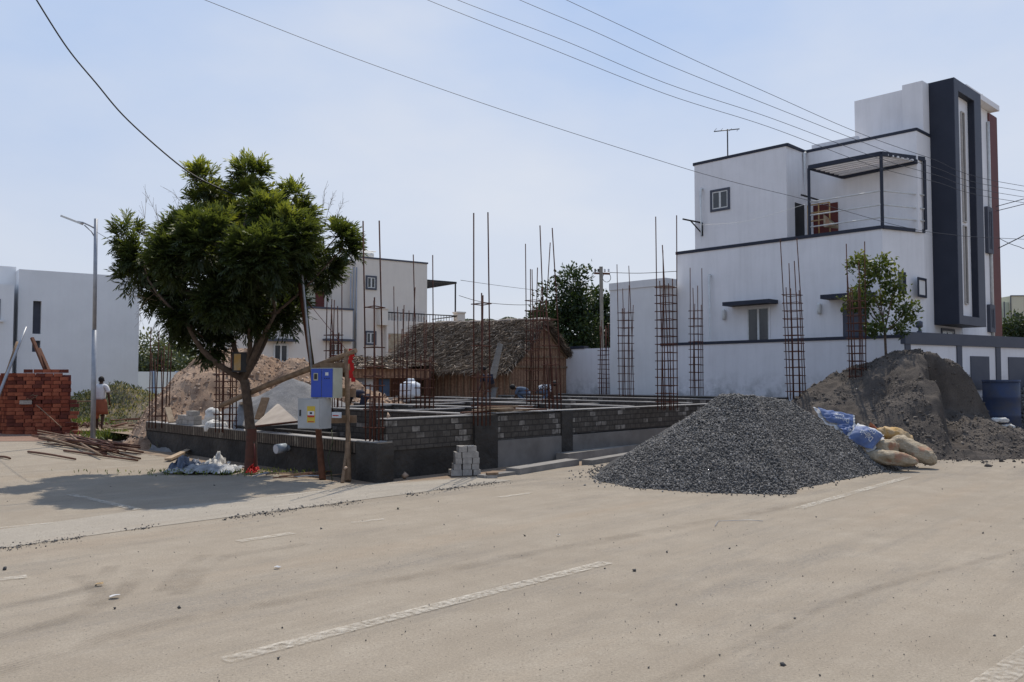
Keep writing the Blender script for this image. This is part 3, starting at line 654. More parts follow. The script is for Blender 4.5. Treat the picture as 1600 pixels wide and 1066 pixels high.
# trees behind the hut
def blobs(lst, D): return [(at(u, v, D+dy), r) for u, v, r, dy in lst]
for lst, D, lab in [
    ([(893, 440, 1.0, 0), (880, 475, 1.3, 0), (905, 480, 1.2, .5), (870, 505, 1.2, 0), (900, 525, 1.4, -.3), (880, 555, 1.4, 0), (910, 560, 1.3, 0)], 45, 'tallest dark tree behind the thatched hut with a narrow pointed top'),
    ([(930, 470, .7, 0), (945, 490, .9, 0), (925, 510, 1.0, 0), (950, 525, .9, .5), (940, 550, 1.1, 0), (955, 570, .8, 0), (925, 570, 1.1, 0)], 47, 'dark leafy tree directly behind the concrete utility pole'),
    ([(850, 500, .7, 0), (845, 530, .9, 0), (858, 560, 1.0, 0)], 49, 'low dark tree mostly hidden behind the hut ridge and the rebar')]:
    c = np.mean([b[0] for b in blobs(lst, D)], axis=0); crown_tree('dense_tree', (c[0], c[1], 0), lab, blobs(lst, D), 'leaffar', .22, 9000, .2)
# far tree line at left, beyond the boundary wall
lab = ['round hazy green tree at the left end of the far tree line', 'second hazy tree in the far line beyond the boundary wall', 'dark hazy tree in the middle of the far line', 'wide olive tree of the far line seen left of the street tree trunk', 'hazy tree of the far line glimpsed under the street tree crown', 'last low tree of the far line behind the earth mound']
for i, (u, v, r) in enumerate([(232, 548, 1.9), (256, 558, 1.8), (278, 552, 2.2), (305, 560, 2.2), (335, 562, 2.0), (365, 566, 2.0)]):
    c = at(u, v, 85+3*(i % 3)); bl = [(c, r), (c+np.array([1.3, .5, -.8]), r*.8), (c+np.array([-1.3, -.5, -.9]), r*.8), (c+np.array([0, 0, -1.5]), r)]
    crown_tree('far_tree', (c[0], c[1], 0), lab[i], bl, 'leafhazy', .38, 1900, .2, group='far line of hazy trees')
c = at(1588, 515, 52); crown_tree('garden_tree', (c[0], c[1], 0), 'bushy green tree in front of the pale distant apartments at right', [(c, 1.0), (c+np.array([.9, 0, .2]), 1.0), (c+np.array([-.5, 0, -.5]), .9), (c+np.array([.5, 0, -1.1]), 1.1)], 'leaffar', .2, 4000, .15)
# palms far away
plab = ['tiny distant palm just right of the terrace railing', 'distant palm above the middle of the thatched ridge', 'small distant palm left of the ridge tuft', 'distant palm nearest the gable peak of the hut', 'small distant palm rising over the left part of the ridge']
for i, (u, v) in enumerate([(732, 500), (763, 500), (776, 505), (795, 497), (690, 503)]):
    c = at(u, v, 130); t = thing('palm_tree', (c[0], c[1], 0), plab[i], 'palm tree', 'distant palms over the hut roof')
    MB().tube([(c[0], c[1], 0), (c[0]+.3, c[1], c[2]*.5), tuple(c)], [.22, .17, .14], 6).build('trunk', 'bark', t)
    n = 500; k = rng.integers(0, 11, n); az = k*2*PI/11+rng.normal(0, .05, n); f = rng.uniform(0, 1, n); L = 1.7
    P = np.stack([c[0]+np.cos(az)*f*L, c[1]+np.sin(az)*f*L, c[2]+.8*f-1.4*f*f+.1*np.sin(k)], 1); D = np.stack([np.cos(az)+rng.normal(0, .5, n), np.sin(az)+rng.normal(0, .5, n), -.9+0*az], 1)
    blades('crown', P, D, .6, .12, 'palm', t)

# ------------------------------------------------------------------ the white house
B_ = unit(2200); A_ = np.array([-B_[1], B_[0], 0]); FH = Frame(CW, A_, B_)
def pane_window(parent, fr, axis, c, u0, u1, z0, z1, frame='slate', sgn=-1, fw=.06, mull=1, glass='glass', out_=.03, inner=None):
    """window on plane T=c (axis 'T': runs along s) or S=c (axis 'S'); sgn is the outward side"""
    def bx(mb, a, b, d0, d1, y0, y1):
        lo, hi = sorted((c+sgn*d0, c+sgn*d1))
        return mb.box(fr, a, b, lo, hi, y0, y1) if axis == 'T' else mb.box(fr, lo, hi, a, b, y0, y1)
    m = MB(); o = out_
    bx(m, u0, u0+fw, .003, o, z0, z1); bx(m, u1-fw, u1, .003, o, z0, z1); bx(m, u0+fw, u1-fw, .003, o, z0, z0+fw); bx(m, u0+fw, u1-fw, .003, o, z1-fw, z1)
    w_ = m.build('window', frame, parent)
    g = MB(); bx(g, u0+fw, u1-fw, .002, .008, z0+fw, z1-fw); g.build('pane', glass, w_)
    if mull or inner:
        q = MB(); n = mull+1; im = .035; a0, a1 = u0+fw, u1-fw
        for k in range(n):
            x0 = a0+(a1-a0)*k/n; x1 = a0+(a1-a0)*(k+1)/n
            bx(q, x0, x0+im, .009, o-.008, z0+fw, z1-fw); bx(q, x1-im, x1, .009, o-.008, z0+fw, z1-fw); bx(q, x0+im, x1-im, .009, o-.008, z0+fw, z0+fw+im); bx(q, x0+im, x1-im, .009, o-.008, z1-fw-im, z1-fw)
        q.build('sash', inner or 'whitemetal', w_)
    return w_
def coping(mb, fr, poly, z, w=.16, h=.10, out_=.05, closed=False):
    """dark band along a polyline of (s,t) points, on top of a parapet"""
    n = len(poly)
    for i in range(n if closed else n-1):
        p, q = poly[i], poly[(i+1) % n]; A = np.array(fr.w(*p, z+h/2)); Bq = np.array(fr.w(*q, z+h/2)); d = (Bq-A)/np.linalg.norm(Bq-A)
        mb.beam(A-d*out_, Bq+d*out_*.98, w, h-.002*i)
hb = thing('white_house', FH.w(4, 4, 0), 'tall white modern house with navy tower and roof terrace behind the building site', 'house')
sf = .35; tf = 2.45
W1 = MB(); W1.prism(FH, [(7.91, .85), (.89, .85), (sf, tf), (sf, 9.0), (7.91, 9.0)], 0, 5.88); W1.build('ground_floor_wall', 'white', hb)
W2 = MB(); W2.prism(FH, [(7.18, .85), (3.81, .85), (3.81, 2.07), (3.81, 9.0), (7.18, 9.0)], 5.885, 8.84)
W2.box(FH, sf+.002, 3.808, 2.07, 8.99, 5.885, 8.84); W2.build('first_floor_wall', 'white', hb)
c1 = MB(); coping(c1, FH, [(7.91, .90), (.89, .90), (sf+.05, tf)], 5.88); c1.build('parapet_band', 'navy', hb)
c2 = MB(); coping(c2, FH, [(7.18, .90), (3.81, .90), (3.86, 2.12), (sf+.05, 2.12), (sf+.05, 3.2)], 8.84, .14, .09); c2.build('parapet_band', 'navy', hb)
c3 = MB(); coping(c3, FH, [(7.18, .92), (7.18, 8.9)], 8.84, .14, .085); c3.build('parapet_band', 'navy', hb)
# head room and pillar above the roof
H1 = MB(); zt = FH.onT(1435, 133, 3.0)[1]; sl_, zl_ = FH.onT(1335, 160, 3.0); H1.box(FH, sf+.3, sl_, 3.0, 6.5, 8.8, (zt+zl_)/2); H1.build('stair_head_room', 'white', hb)
H2 = MB(); H2.box(FH, sf+.01, sf+.6, 2.62, 3.09, 8.7, zt-.02); H2.build('roof_pillar', 'white', hb)
H3 = MB(); H3.box(FH, 2.2, 3.7, 2.3, 2.45, 8.8, 9.12); H3.build('inner_parapet', 'white', hb)
# tower
tl = 3.1; sn, _ = FH.onT(1489.5, 121, tl); zn = FH.onT(1489.5, 121, tl)[1]; zb = FH.onT(1502, 506, tl)[1]
def tS(u, v): return FH.onS(u, v, sn)
tr_, ztr = tS(1531, 148); a0, za = tS(1496, 142); a1, za1 = tS(1521, 158); zi = (za+za1)/2; zib = (tS(1505, 492)[1]+tS(1531, 498)[1])/2
T1 = MB(); T1.box(FH, sn, sf-.002, tl, a0, zb, zn); T1.box(FH, sn, sf-.002, a1, tr_, zb, zn); T1.box(FH, sn, sf-.002, a0, a1, zi, zn); T1.box(FH, sn, sf-.002, a0, a1, zb, zib)
T1.box(FH, sf-.001, sf+.5, tl-.003, tr_, 8.95, zn); T1.build('tower_frame', 'navy', hb)
tf_ = MB(); tf_.box(FH, sn-.02, sn-.001, tl, a0-.001, zb, zn); tf_.box(FH, sn-.02, sn-.001, a1+.001, tr_, zb, zn); tf_.box(FH, sn-.02, sn-.001, a0, a1, zi+.001, zn); tf_.box(FH, sn-.02, sn-.001, a0, a1, zb, zib-.001); tf_.build('tower_front_face', 'slate', hb)
T2 = MB(); T2.box(FH, sn+.18, sf-.004, a0+.001, a1-.001, zib+.001, zi-.001); T2.build('tower_inset_wall', 'white', hb)
for (u0, v0, u1, v1) in [(1500, 174, 1504, 347), (1512, 173, 1517, 349), (1504, 352, 1509, 476), (1517, 356, 1521, 470)]:
    x0, z1 = FH.onS(u0, v0, sn+.18); x1, z0 = FH.onS(u1, v1, sn+.18); x1 = x0+.26
    pane_window(hb, FH, 'S', sn+.18, x0, x1, z0, z1, 'creamtrim', fw=.035, mull=0, out_=.05)
# right part beyond the tower
x0 = tr_; x8, zs = FH.onS(1556, 176, sf); x9, _ = FH.onS(1562, 300, sf); R1 = MB(); R1.box(FH, sf-.012, 3.0, tr_+.012, x8, 0, zs-.17); R1.build('rear_wall', 'white', hb)
xr0, _ = FH.onS(1545, 300, sf); xr1, _ = FH.onS(1558, 300, sf); R2 = MB(); R2.box(FH, sf-.05, sf+.3, xr0, xr1, 2.0, zs-.22); R2.build('corner_column', 'redbrown', hb)
x9, _ = FH.onS(1562, 186, sf-.3); R3 = MB(); R3.box(FH, sf-.3, 3, tr_+.01, x9, zs-.16, zs+.02); R3.build('roof_slab', 'white', hb)
R4 = MB(); R4.tube([FH.w(sf+.1, xr0-.2, zs), FH.w(sf+.1, xr0-.2, zs+.4)], .05, 8); R4.build('roof_pipe', 'whitemetal', hb)
for (u0, v0, u1, v1) in [(1537, 323, 1547, 398), (1541, 476, 1550, 520)]:
    x0, z1 = FH.onS(u0, v0, sf); x1, z0 = FH.onS(u1, v1, sf); pane_window(hb, FH, 'S', sf, x0, x1, z0, z1, 'slate', fw=.12, mull=1, out_=.12, inner='slate')
dp = MB(); xq, zq = FH.onS(1539, 190, sf); dp.tube([FH.w(sf-.06, xq+.1, zq), FH.w(sf-.06, xq+.1, 2.0)], .05, 6); dp.build('drain_pipe', 'whitemetal', hb)
pane_window(hb, FH, 'S', sf, tl+.5, tl+1.6, 2.2, 3.15, 'slate', fw=.08, mull=1)
# dark windows low under the tower and on the front
for (u0, v0, u1, v1) in [(1433, 433, 1447, 466), (1403, 425, 1415, 460)]:
    e = np.array(FH.w(.89, .85, 0)); d = np.array(FH.w(sf, tf, 0))-e; d /= np.linalg.norm(d); FX = Frame(e, d, np.array([d[1], -d[0], 0]))
    (p0, z1), (p1, z0) = FX.onT(u0, v0, 0), FX.onT(u1, v1, 0)
    if p1 > 1.55: p0, z1 = FH.onS(u0, v0, sf); p1, z0 = FH.onS(u1, v1, sf); pane_window(hb, FH, 'S', sf, p0, p1, z0, z1, 'navy', fw=.07, mull=0, glass='greywhite')
    else: pane_window(hb, FX, 'T', 0, p0, p1, z0, z1, 'navy', sgn=1, fw=.07, mull=0, glass='glass')
# side windows
(s1_, z1), (s0_, z0) = FH.onT(1110, 298, .85), FH.onT(1141, 328, .85); pane_window(hb, FH, 'T', .85, s0_, s1_, z0+.02, z1, 'slate', fw=.08, mull=1)
pane_window(hb, FH, 'T', .85, 4.42, 5.25, 2.60, 3.90, 'white', fw=.04, mull=1, inner='whitemetal')
pane_window(hb, FH, 'T', .85, 1.32, 2.11, 2.3, 3.88, 'white', fw=.03, mull=0, glass='slate')
for a, b in ((4.15, 5.80), (1.1, 2.5)): SS = MB(); SS.box(FH, a, b, .30, .849, 3.95, 4.07); SS.build('sunshade', 'navy', hb)
for s_ in (6.05, 2.78): Lm = MB(); Lm.lathe(FH.w(s_, .78, 3.55), [(.05, 0), (.065, .08), (.065, .28), (.04, .33)], 8); Lm.build('wall_lamp', 'whitemetal', hb)
# drain pipes, bracket
sp_, zp = FH.onT(1112, 432, .85)
for pts in ([FH.w(sp_, .70, zp), FH.w(sp_, .70, 2.2)], [FH.w(6.85, .72, 7.95), FH.w(6.85, .72, 6.0)], [FH.w(3.75, 1.9, 8.8), FH.w(3.75, 1.9, 7.4)]):
    m = MB(); m.tube([tuple(np.array(pts[0])+np.array([.06, .1, .03])), *pts], .05, 8); m.build('drain_pipe', 'whitemetal', hb)
m = MB(); q = FH.w(6.9, .84, 6.85); r_ = np.array(FH.w(7.25, .25, 6.95)); m.tube([q, tuple(r_)], .03, 5); m.tube([tuple(np.array(q)-np.array([0, 0, .35])), tuple(np.array(q)*.4+r_*.6)], .025, 5); m.tube([tuple(np.array(q)-np.array([0, 0, .45])), q], .045, 6); m.build('wall_bracket', 'blackmetal', hb)
# terrace: doors, railing, pergola
m = MB(); m.box(FH, 3.802, 3.809, 1.35, 1.95, 5.95, 7.15); m.build('terrace_door', 'blackmetal', hb)
m = MB(); m.box(FH, 2.75, 3.55, 2.04, 2.069, 5.95, 7.10); m.build('terrace_door', 'redbrown', hb)
pz = 8.02; fp = lambda f: (.89+(sf-.89)*f, .88+(tf-.88)*f); F0, F1 = fp(0), (sf-.07, 2.42); B0, B1 = (3.1, .9), (2.55, 2.03)
pg = MB()
for P_ in (F0, F1, B0): pg.beam(FH.w(*P_, 5.97), FH.w(*P_, pz), .07, .07)
pg.beam(FH.w(*F0, pz+.03), FH.w(*F1, pz+.03), .07, .12); pg.beam(FH.w(*F0, pz+.031), FH.w(*B0, pz+.031), .07, .12); pg.beam(FH.w(*B0, pz+.029), FH.w(*B1, pz-.17), .07, .12); pg.beam(FH.w(*B1, pz-.171), FH.w(F1[0]+.05, 2.03, pz-.10), .07, .12)
pg.build('pergola_frame', 'navy', hb)
for k in range(7):
    f = (k+.7)/7.6; m = MB(); a_ = np.array(FH.w(*F0, pz+.03))*(1-f)+np.array(FH.w(F1[0]+.05, 2.03, pz-.08))*f; b_ = np.array(FH.w(*B0, pz+.03))*(1-f)+np.array(FH.w(*B1, pz-.15))*f; m.beam(a_, b_, .11, .05); m.build('pergola_slat', 'white', hb)
for z in (6.22, 6.58, 6.98):
    m = MB(); m.tube([FH.w(*B0, z), FH.w(*F0, z), FH.w(*F1, z)], .022, 6); m.build('railing_bar', 'whitemetal', hb)
m = MB(); m.beam(FH.w(3.2, .6, 7.18), FH.w(3.2, 1.7, 7.18), .04, .04); m.build('clothes_line_arm', 'blackmetal', hb)
# block at the far end of the house
(sa, za), (sb, zb_) = FH.onT(963, 441, -.02), FH.onT(1043, 432, -.02)
# TV antenna on the roof
an = thing('tv_antenna', FH.w(6.1, 1.2, 8.84), 'thin black aerial mast standing on the white house roof', 'antenna')
m = MB(); m.tube([FH.w(6.1, 1.2, 8.84), FH.w(6.1, 1.2, 9.93)], .022, 6); m.build('mast', 'blackmetal', an)
p_ = np.array(FH.w(6.1, 1.2, 9.88)); m = MB(); m.tube([tuple(p_+np.array([-.45, 0, -.03])), tuple(p_+np.array([.40, 0, .06]))], .018, 5)
for k in (-.4, -.2, .1, .35): m.tube([tuple(p_+np.array([k, -.15, .03])), tuple(p_+np.array([k, .15, .03]))], .008, 4)
m.build('boom', 'blackmetal', an)
# chair frame and hanging cloth on the terrace
ch = thing('clothes_rack', FH.w(2.95, 1.2, 5.95), 'yellow rack frame standing on the roof terrace', 'rack')
m = MB()
for z in (6.45, 6.7, 6.95):
    m.tube([FH.w(3.3, 1.2, z), FH.w(2.6, 1.2, z)], .022, 5)
for s_ in (3.3, 2.95, 2.6): m.tube([FH.w(s_, 1.2, 5.95), FH.w(s_, 1.2, 6.95)], .022, 5)
m.build('frame', 'sackyellow', ch)
m = MB(); m.prism(FH, [(2.75, 1.1), (2.3, 1.1), (2.3, 1.13), (2.75, 1.13)], 6.2, 6.6, [6.6, 6.0+.1, 6.1, 6.6])
tag(m.build('hanging_cloth', 'sackbeige'), 'pinkish cloth hung over the terrace railing of the white house', 'cloth')

# compound wall
cwb = thing('compound_wall', tuple(CW*np.array([1, 1, 0])), 'long white boundary wall with navy band and square grey panels round the white house', 'wall')
m = MB(); m.box(FH, 0, 13.0, 0, .2, 0, 2.72); m.build('side_wall', 'whitewall', cwb)
m = MB(); m.box(FH, .01, 8.0, -.03, .23, 2.722, 2.81); m.box(FH, 11.42, 13.02, -.03, .23, 2.722, 2.82); m.build('wall_band', 'navy', cwb)
FW = Frame(CW, np.array([-BW[1], BW[0], 0]), BW)
m = MB(); m.box(FW, 0, .2, .003, 9, 0, 2.55); m.build('front_wall', 'whitewall', cwb)
m = MB(); m.box(FW, -.05, .25, -.02, 9, 2.552, 2.88); m.build('wall_band', 'slate', cwb)
for t0 in (.0, 2.42, 4.42, 6.4): m = MB(); m.box(FW, -.035, -.001, t0, t0+.24, 0, 2.55); m.build('pier', 'slate', cwb)
for t0 in (3.10, 5.10, 7.05): m = MB(); m.box(FW, -.028, -.001, t0, t0+.95, 1.30, 2.27); m.build('grey_panel', 'slate', cwb)
m = MB(); q = FW.w(.1, .85, 2.88); m.lathe(q, [(.07, 0), (.07, .04), (.03, .06), (.03, .12), (.09, .16), (.09, .3), (.03, .33)], 10); m.build('gate_lamp', 'slate', cwb)
m = MB(); m.box(FW, -1.3, -.04, 5.0, 14, -.1, .30); o = m.build('path', 'strip'); o['kind'] = 'structure'
ob = thing('outhouse', FH.w(9.3, .5, 0), 'plain grey white block with flat slab roof standing at the end of the boundary wall', 'outbuilding')
m = MB(); m.box(FH, 7.95, 10.3, .3, 3, 0, 4.75); m.box(FH, 8.0, 10.18, -.02, .299, 0, 4.75); m.build('wall', 'greywhite', ob)
m = MB(); m.box(FH, 7.75, 10.2, -.05, .6, 4.70+.052, 5.0); m.build('roof_slab', 'greywhite', ob)

# ------------------------------------------------------------------ middle house
BM = unit(2600); AM = np.array([-BM[1], BM[0], 0]); MC = at(555, 593, 42); FM = Frame(MC, AM, BM)
mh = thing('cream_house', FM.w(3, 2, 0), 'cream two storey house with grey trim and terrace behind the street tree', 'house')
m = MB(); m.box(FM, 0, 8, 0, 4.06, 0, 7.6); m.build('main_wall', 'cream', mh)
m = MB(); m.box(FM, .35, 8, -3.2, -.001, 0, 7.45); m.build('rear_block', 'cream', mh)
m = MB(); m.box(FM, -.5, .349, -7.5, -.40, 0, 4.93); m.build('ground_floor_wing', 'cream', mh)
m = MB(); m.box(FM, -.55, .4, -7.5, -.35, 4.932, 5.02); m.build('parapet_band', 'slate', mh)
m = MB(); m.box(FM, -.04, .1, -.02, 4.1, 7.6, 7.68); m.build('parapet_band', 'slate', mh)
m = MB(); m.box(FM, 0.3, .45, -3.3, -.03, 7.452, 7.52); m.build('parapet_band', 'slate', mh)
m = MB(); m.box(FM, .27, .345, -3.2, -1.9, 4.93, 6.05); m.build('balcony_recess', 'creambox', mh)
m = MB(); m.box(FM, .24, .268, -2.0, -1.55, 4.93, 5.85); m.build('balcony_door', 'redbrown', mh)
m = MB(); m.box(FM, -.1, .345, -3.4, -1.35, 6.06, 6.14); m.build('sunshade', 'slate', mh)
pane_window(mh, FM, 'S', 0, .52, 1.12, 6.05, 6.75, 'slate', fw=.09, mull=1, out_=.05)
pane_window(mh, FM, 'S', 0, .50, 1.12, 3.3, 4.0, 'slate', fw=.09, mull=1, out_=.05)
pane_window(mh, FM, 'S', -.5, -4.35, -3.65, 2.35, 3.22, 'whitemetal', fw=.04, mull=1, out_=.05)
m = MB(); m.box(FM, -.9, -.501, -4.7, -3.4, 3.33, 3.45); m.build('sunshade', 'slate', mh)
pane_window(mh, FM, 'S', -.5, -1.6, -1.0, 2.7, 3.35, 'redbrown', fw=.06, mull=1, out_=.05)
m = MB(); m.box(FM, -.85, -.501, -1.95, -.45, 3.42, 3.52); m.build('sunshade', 'slate', mh)
for t_ in (-.33, -.17, -.02): m = MB(); m.tube([FM.w(-.1, t_, 7.1), FM.w(-.1, t_, 1)], .035, 6); m.build('drain_pipe', 'galv', mh)
m = MB(); m.box(FM, -.3, 3.5, 1.55, 6.2, 0, 4.55); m.build('terrace_block', 'cream', mh)
m = MB(); m.box(FM, -.312, -.301, 1.65, 2.9, 2.9, 3.9); m.build('tan_panel', 'sackbeige', mh)
for t_ in (1.15, 5.75): m = MB(); m.box(FM, -.34, .0-.003 if t_ < 2 else .1, t_, t_+.45, 4.3, 5.1); m.box(FM, -.38, -.001 if t_ < 2 else .14, t_-.04, t_+.49, 5.1, 5.18); m.build('terrace_pillar', 'cream', mh)
for z in (4.95,): m = MB(); m.tube([FM.w(-.25, 1.65, z), FM.w(-.25, 5.75, z)], .03, 5); m.tube([FM.w(-.25, 5.7, z-.02), FM.w(2.5, 5.9, z-.02)], .03, 5); m.build('railing_rail', 'blackmetal', mh)
m = MB()
for k in range(24): t_ = 1.7+k*.17; m.tube([FM.w(-.25, t_, 4.5), FM.w(-.25, t_, 4.95)], .014, 4)
m.build('railing_bars', 'blackmetal', mh)
m = MB(); zp_ = 6.78; Q = [(0.3, 4.1), (0.3, 6.05), (3.6, 6.05), (3.6, 4.1)]
for i in range(3): m.beam(FM.w(*Q[i], zp_), FM.w(*Q[i+1], zp_), .07, .10)
for k in range(1, 8): s_ = .3+3.3*k/8; m.beam(FM.w(s_, 4.1, zp_+.02), FM.w(s_, 6.05, zp_+.02), .05, .07)
m.beam(FM.w(.3, 6.0, 4.5), FM.w(.3, 6.0, zp_), .08, .08); m.build('pergola_frame', 'blackmetal', mh)
sh = thing('solar_heater', FM.w(1.5, .8, 7.6), 'white water heater frame on the cream house roof', 'water heater')
m = MB(); m.tube([FM.w(1.2, -.3, 7.95), FM.w(1.2, 1.5, 7.95)], .2, 10); m.build('tank', 'whitemetal', sh)
m = MB()
for t_ in (-.3, .3, .9, 1.5): m.tube([FM.w(1.0, t_, 7.5), FM.w(1.2, t_, 8.2)], .03, 4)
m.tube([FM.w(1.0, -.3, 8.15), FM.w(1.0, 1.6, 8.15)], .03, 4); m.build('frame', 'whitemetal', sh)

# left white building
LC = at(30, 593, 38); FL = Frame(LC, AM, BM)
lh = thing('white_block', FL.w(3, 2, 0), 'plain pale grey white building with two slit windows at the left edge', 'building')
M['bluish_white'] = plaster('bluish_white_plaster', (.68, .685, .69), (.53, .53, .535), .15)  # even bluish white coat of the left building and field wall
m = MB()
m.box(FL, 0, 7, -.11, .47, -.1, 6.5); m.box(FL, 0, 7, .80, 4.95, -.1, 6.5); m.box(FL, 0, 7, .4701, .7999, 5.12, 6.499); m.box(FL, 0, 7, .4701, .7999, 3.34, 3.64); m.box(FL, 0, 7, .4701, .7999, -.1, 2.83)
m.build('wall', 'bluish_white', lh)
m = MB(); m.box(FL, .25, .5, .4701, .7999, 2.8, 5.2); m.build('slit_window', 'slate', lh)
m = MB(); m.box(FL, -.35, 3, -3, -.32, 0, 5.75); m.build('side_wing', 'bluish_white', lh); m = MB(); m.box(FL, 1.0, 6, -3, -.111, 0, 6.7); m.build('rear_block', 'bluish_white', lh)
pane_window(lh, FL, 'S', -.35, -1.6, -.83, 4.2, 5.1, 'slate', mull=0)
m = MB(); m.box(FL, -.5, -.351, -3, -.7, 4.1, 4.18); m.build('ledge', 'bluish_white', lh)

# boundary wall in the field
d0, d1 = at(200, 593, 60), at(345, 593, 66); dd = (d1-d0)/np.linalg.norm(d1-d0); FB = Frame(d0, dd)
bw_ = thing('field_boundary_wall', (d0[0], d0[1], 0), 'low pale blue and white boundary wall across the dry field', 'wall')
m = MB(); m.box(FB, -1, 9, 0, .2, 0, 2.15); m.build('wall_panel', 'bluish_white', bw_); M['paleblue'] = plain('pale_blue_paint', (.30, .38, .52), (.26, .33, .45), 2)
for k in range(5): m = MB(); m.box(FB, -.2+k*1.9, .05+k*1.9, -.03, .23, 0, 2.2); m.build('wall_post', 'paleblue', bw_)
# distant apartments at right
M['palegreen'] = plaster('pale_green_plaster', (.42, .46, .36), (.34, .37, .30), .2)
M['apcream'] = plaster('pale_cream_plaster', (.52, .50, .38), (.40, .39, .32), .2)
AC = at(1566, 593, 70); FA = Frame(AC, (0, 1, 0), (1, 0, 0)); ap = thing('apartment_block', FA.w(0, 2, 0), 'pale green and cream apartment block far away at the right edge', 'building')
m = MB(); m.box(FA, 0, 6, .2, .7, 0, 7.9); m.box(FA, .3, 6, -1.5, .199, 0, 7.4); m.build('green_wall', 'palegreen', ap); m = MB(); m.box(FA, -.2, 6, .701, 1.9, 0, 8.4); m.box(FA, .1, 6, 1.901, 6, 0, 8.3); m.build('cream_wall', 'apcream', ap)
m = MB(); 
for t_, z0, z1 in ((.18, 5.4, 7.95), (.72, 5.3, 8.45), (1.92, 5, 8.45)): m.beam(FA.w(-.24, t_, z0), FA.w(-.24, t_, z1), .06, .06)
m.beam(FA.w(-.24, .2, 5.35), FA.w(-.24, .72, 5.35), .06, .07); m.beam(FA.w(-.24, .72, 8.43), FA.w(-.24, 4, 8.43), .05, .07); m.build('dark_trim', 'slate', ap)
pane_window(ap, FA, 'S', -.2, 1.0, 1.35, 5.2, 7.0, 'slate', fw=.08, mull=0); pane_window(ap, FA, 'S', -.2, .75, .9, 4.2, 5.0, 'slate', fw=.05, mull=0)

# ------------------------------------------------------------------ thatched hut
HC = at(795, 593, 30.0); q = at(889, 593, 32.0); gb = (q-HC)[:2]; GW = float(np.linalg.norm(gb)); gb = gb/GW
FT = Frame(HC, (-gb[1]*1, gb[0], 0), (gb[0], gb[1], 0))      # t along gable, s = back-left (away)
# ridge direction measured from the picture: runs to the left
rp = at(843, 498, 31.0); zr = float(rp[2]); HLEN = 8.2
rl = at(655, 508, 33.4); rd = (rl-rp)[:2]; HLEN = float(np.linalg.norm(rd)); rd = rd/HLEN
FT = Frame(HC, (rd[0], rd[1], 0), (gb[0], gb[1], 0)); ze = float(at(795, 572, 30.0)[2]); ze2 = float(at(890, 565, 32)[2])
ht = thing('thatched_hut', FT.w(3, 1, 0), 'brown hut with dry palm thatch roof and woven walls behind the foundation', 'hut')
mid = (rp[:2]-HC[:2])@gb; tm = GW/2
m = MB()
m.prism(FT, [(0, 0), (HLEN+1, 0), (HLEN+1, .1), (0, .1)], -.1, ze+.1)
gp = [FT.w(0, 0, -.1), FT.w(0, GW, -.1), FT.w(0, GW, ze2), FT.w(0, tm, zr-.12), FT.w(0, 0, ze)]
m.face(gp, [(0, 0), (GW, 0), (GW, ze2), (tm, zr), (0, ze)]); m.build('woven_wall', 'mat', ht)
m = MB()
for z in (ze-.02, ze+.35, ze+.7, ze+1.05):
    f = max(0., (z-ze)/(zr-ze)); m.beam(FT.w(-.04, tm*f*1.0, z), FT.w(-.04, GW-tm*f, z), .05, .07)
for t_ in (0, GW*.33, GW*.66, GW): m.beam(FT.w(-.06, t_, 0), FT.w(-.06, t_, ze), .07, .07)
m.beam(FT.w(-.05, -.1, ze-.1), FT.w(-.05, tm, zr-.15), .07, .07); m.beam(FT.w(-.05, GW+.1, ze2-.1), FT.w(-.05, tm, zr-.15), .07, .07)
for k in range(26): s_ = .15+k*.28; m.beam(FT.w(s_, -.03, .3), FT.w(s_, -.03, ze), .05, .03)
m.build('timber_battens', 'wood', ht)
def roofz(s, t): # thatch surface height
    f = np.where(t < tm, (t+.35)/(tm+.35), (GW+.45-t)/(GW+.45-tm)); sag = -.16*np.sin(np.clip(f, 0, 1)*PI); return (ze-.12)+(zr-ze+.12)*f+sag*.8+.015*np.sin(s*2.1)
n = 26; ss = np.linspace(-.25, HLEN+.1, 40); ts = np.linspace(-.35, GW+.45, 22)
V = np.array([FT.w(s, t, roofz(s, t)-.05*rng.uniform(0, 1)) for s in ss for t in ts]); idx = np.arange(40*22).reshape(40, 22); Fc = np.stack([idx[:-1, :-1], idx[:-1, 1:], idx[1:, 1:], idx[1:, :-1]], -1).reshape(-1, 4)
th_o = npmesh('thatch_roof', V, Fc, 'thatch', ht, np.full(len(V), .12))
n = 27000; s = rng.uniform(-.3, HLEN+.15, n); t = rng.uniform(-.38, GW+.5, n); t = np.where(rng.uniform(0, 1, n) < .72, rng.uniform(-.4, tm, n), t)
P = FT.o+np.outer(s, FT.a)+np.outer(t, FT.b); P[:, 2] = roofz(s, t)+rng.uniform(0, .045, n)
down = np.where(t < tm, -1., 1.)[:, None]*FT.b+np.array([0, 0, -.55]); D = down+np.outer(rng.normal(0, .75, n), FT.a)+rng.normal(0, .25, (n, 3))
blades('thatch_straw', P, D, rng.uniform(.16, .55, n), rng.uniform(.006, .019, n), 'thatch', th_o, np.clip(rng.beta(1.0, 1.2, n), 0, 1), kind='stuff')
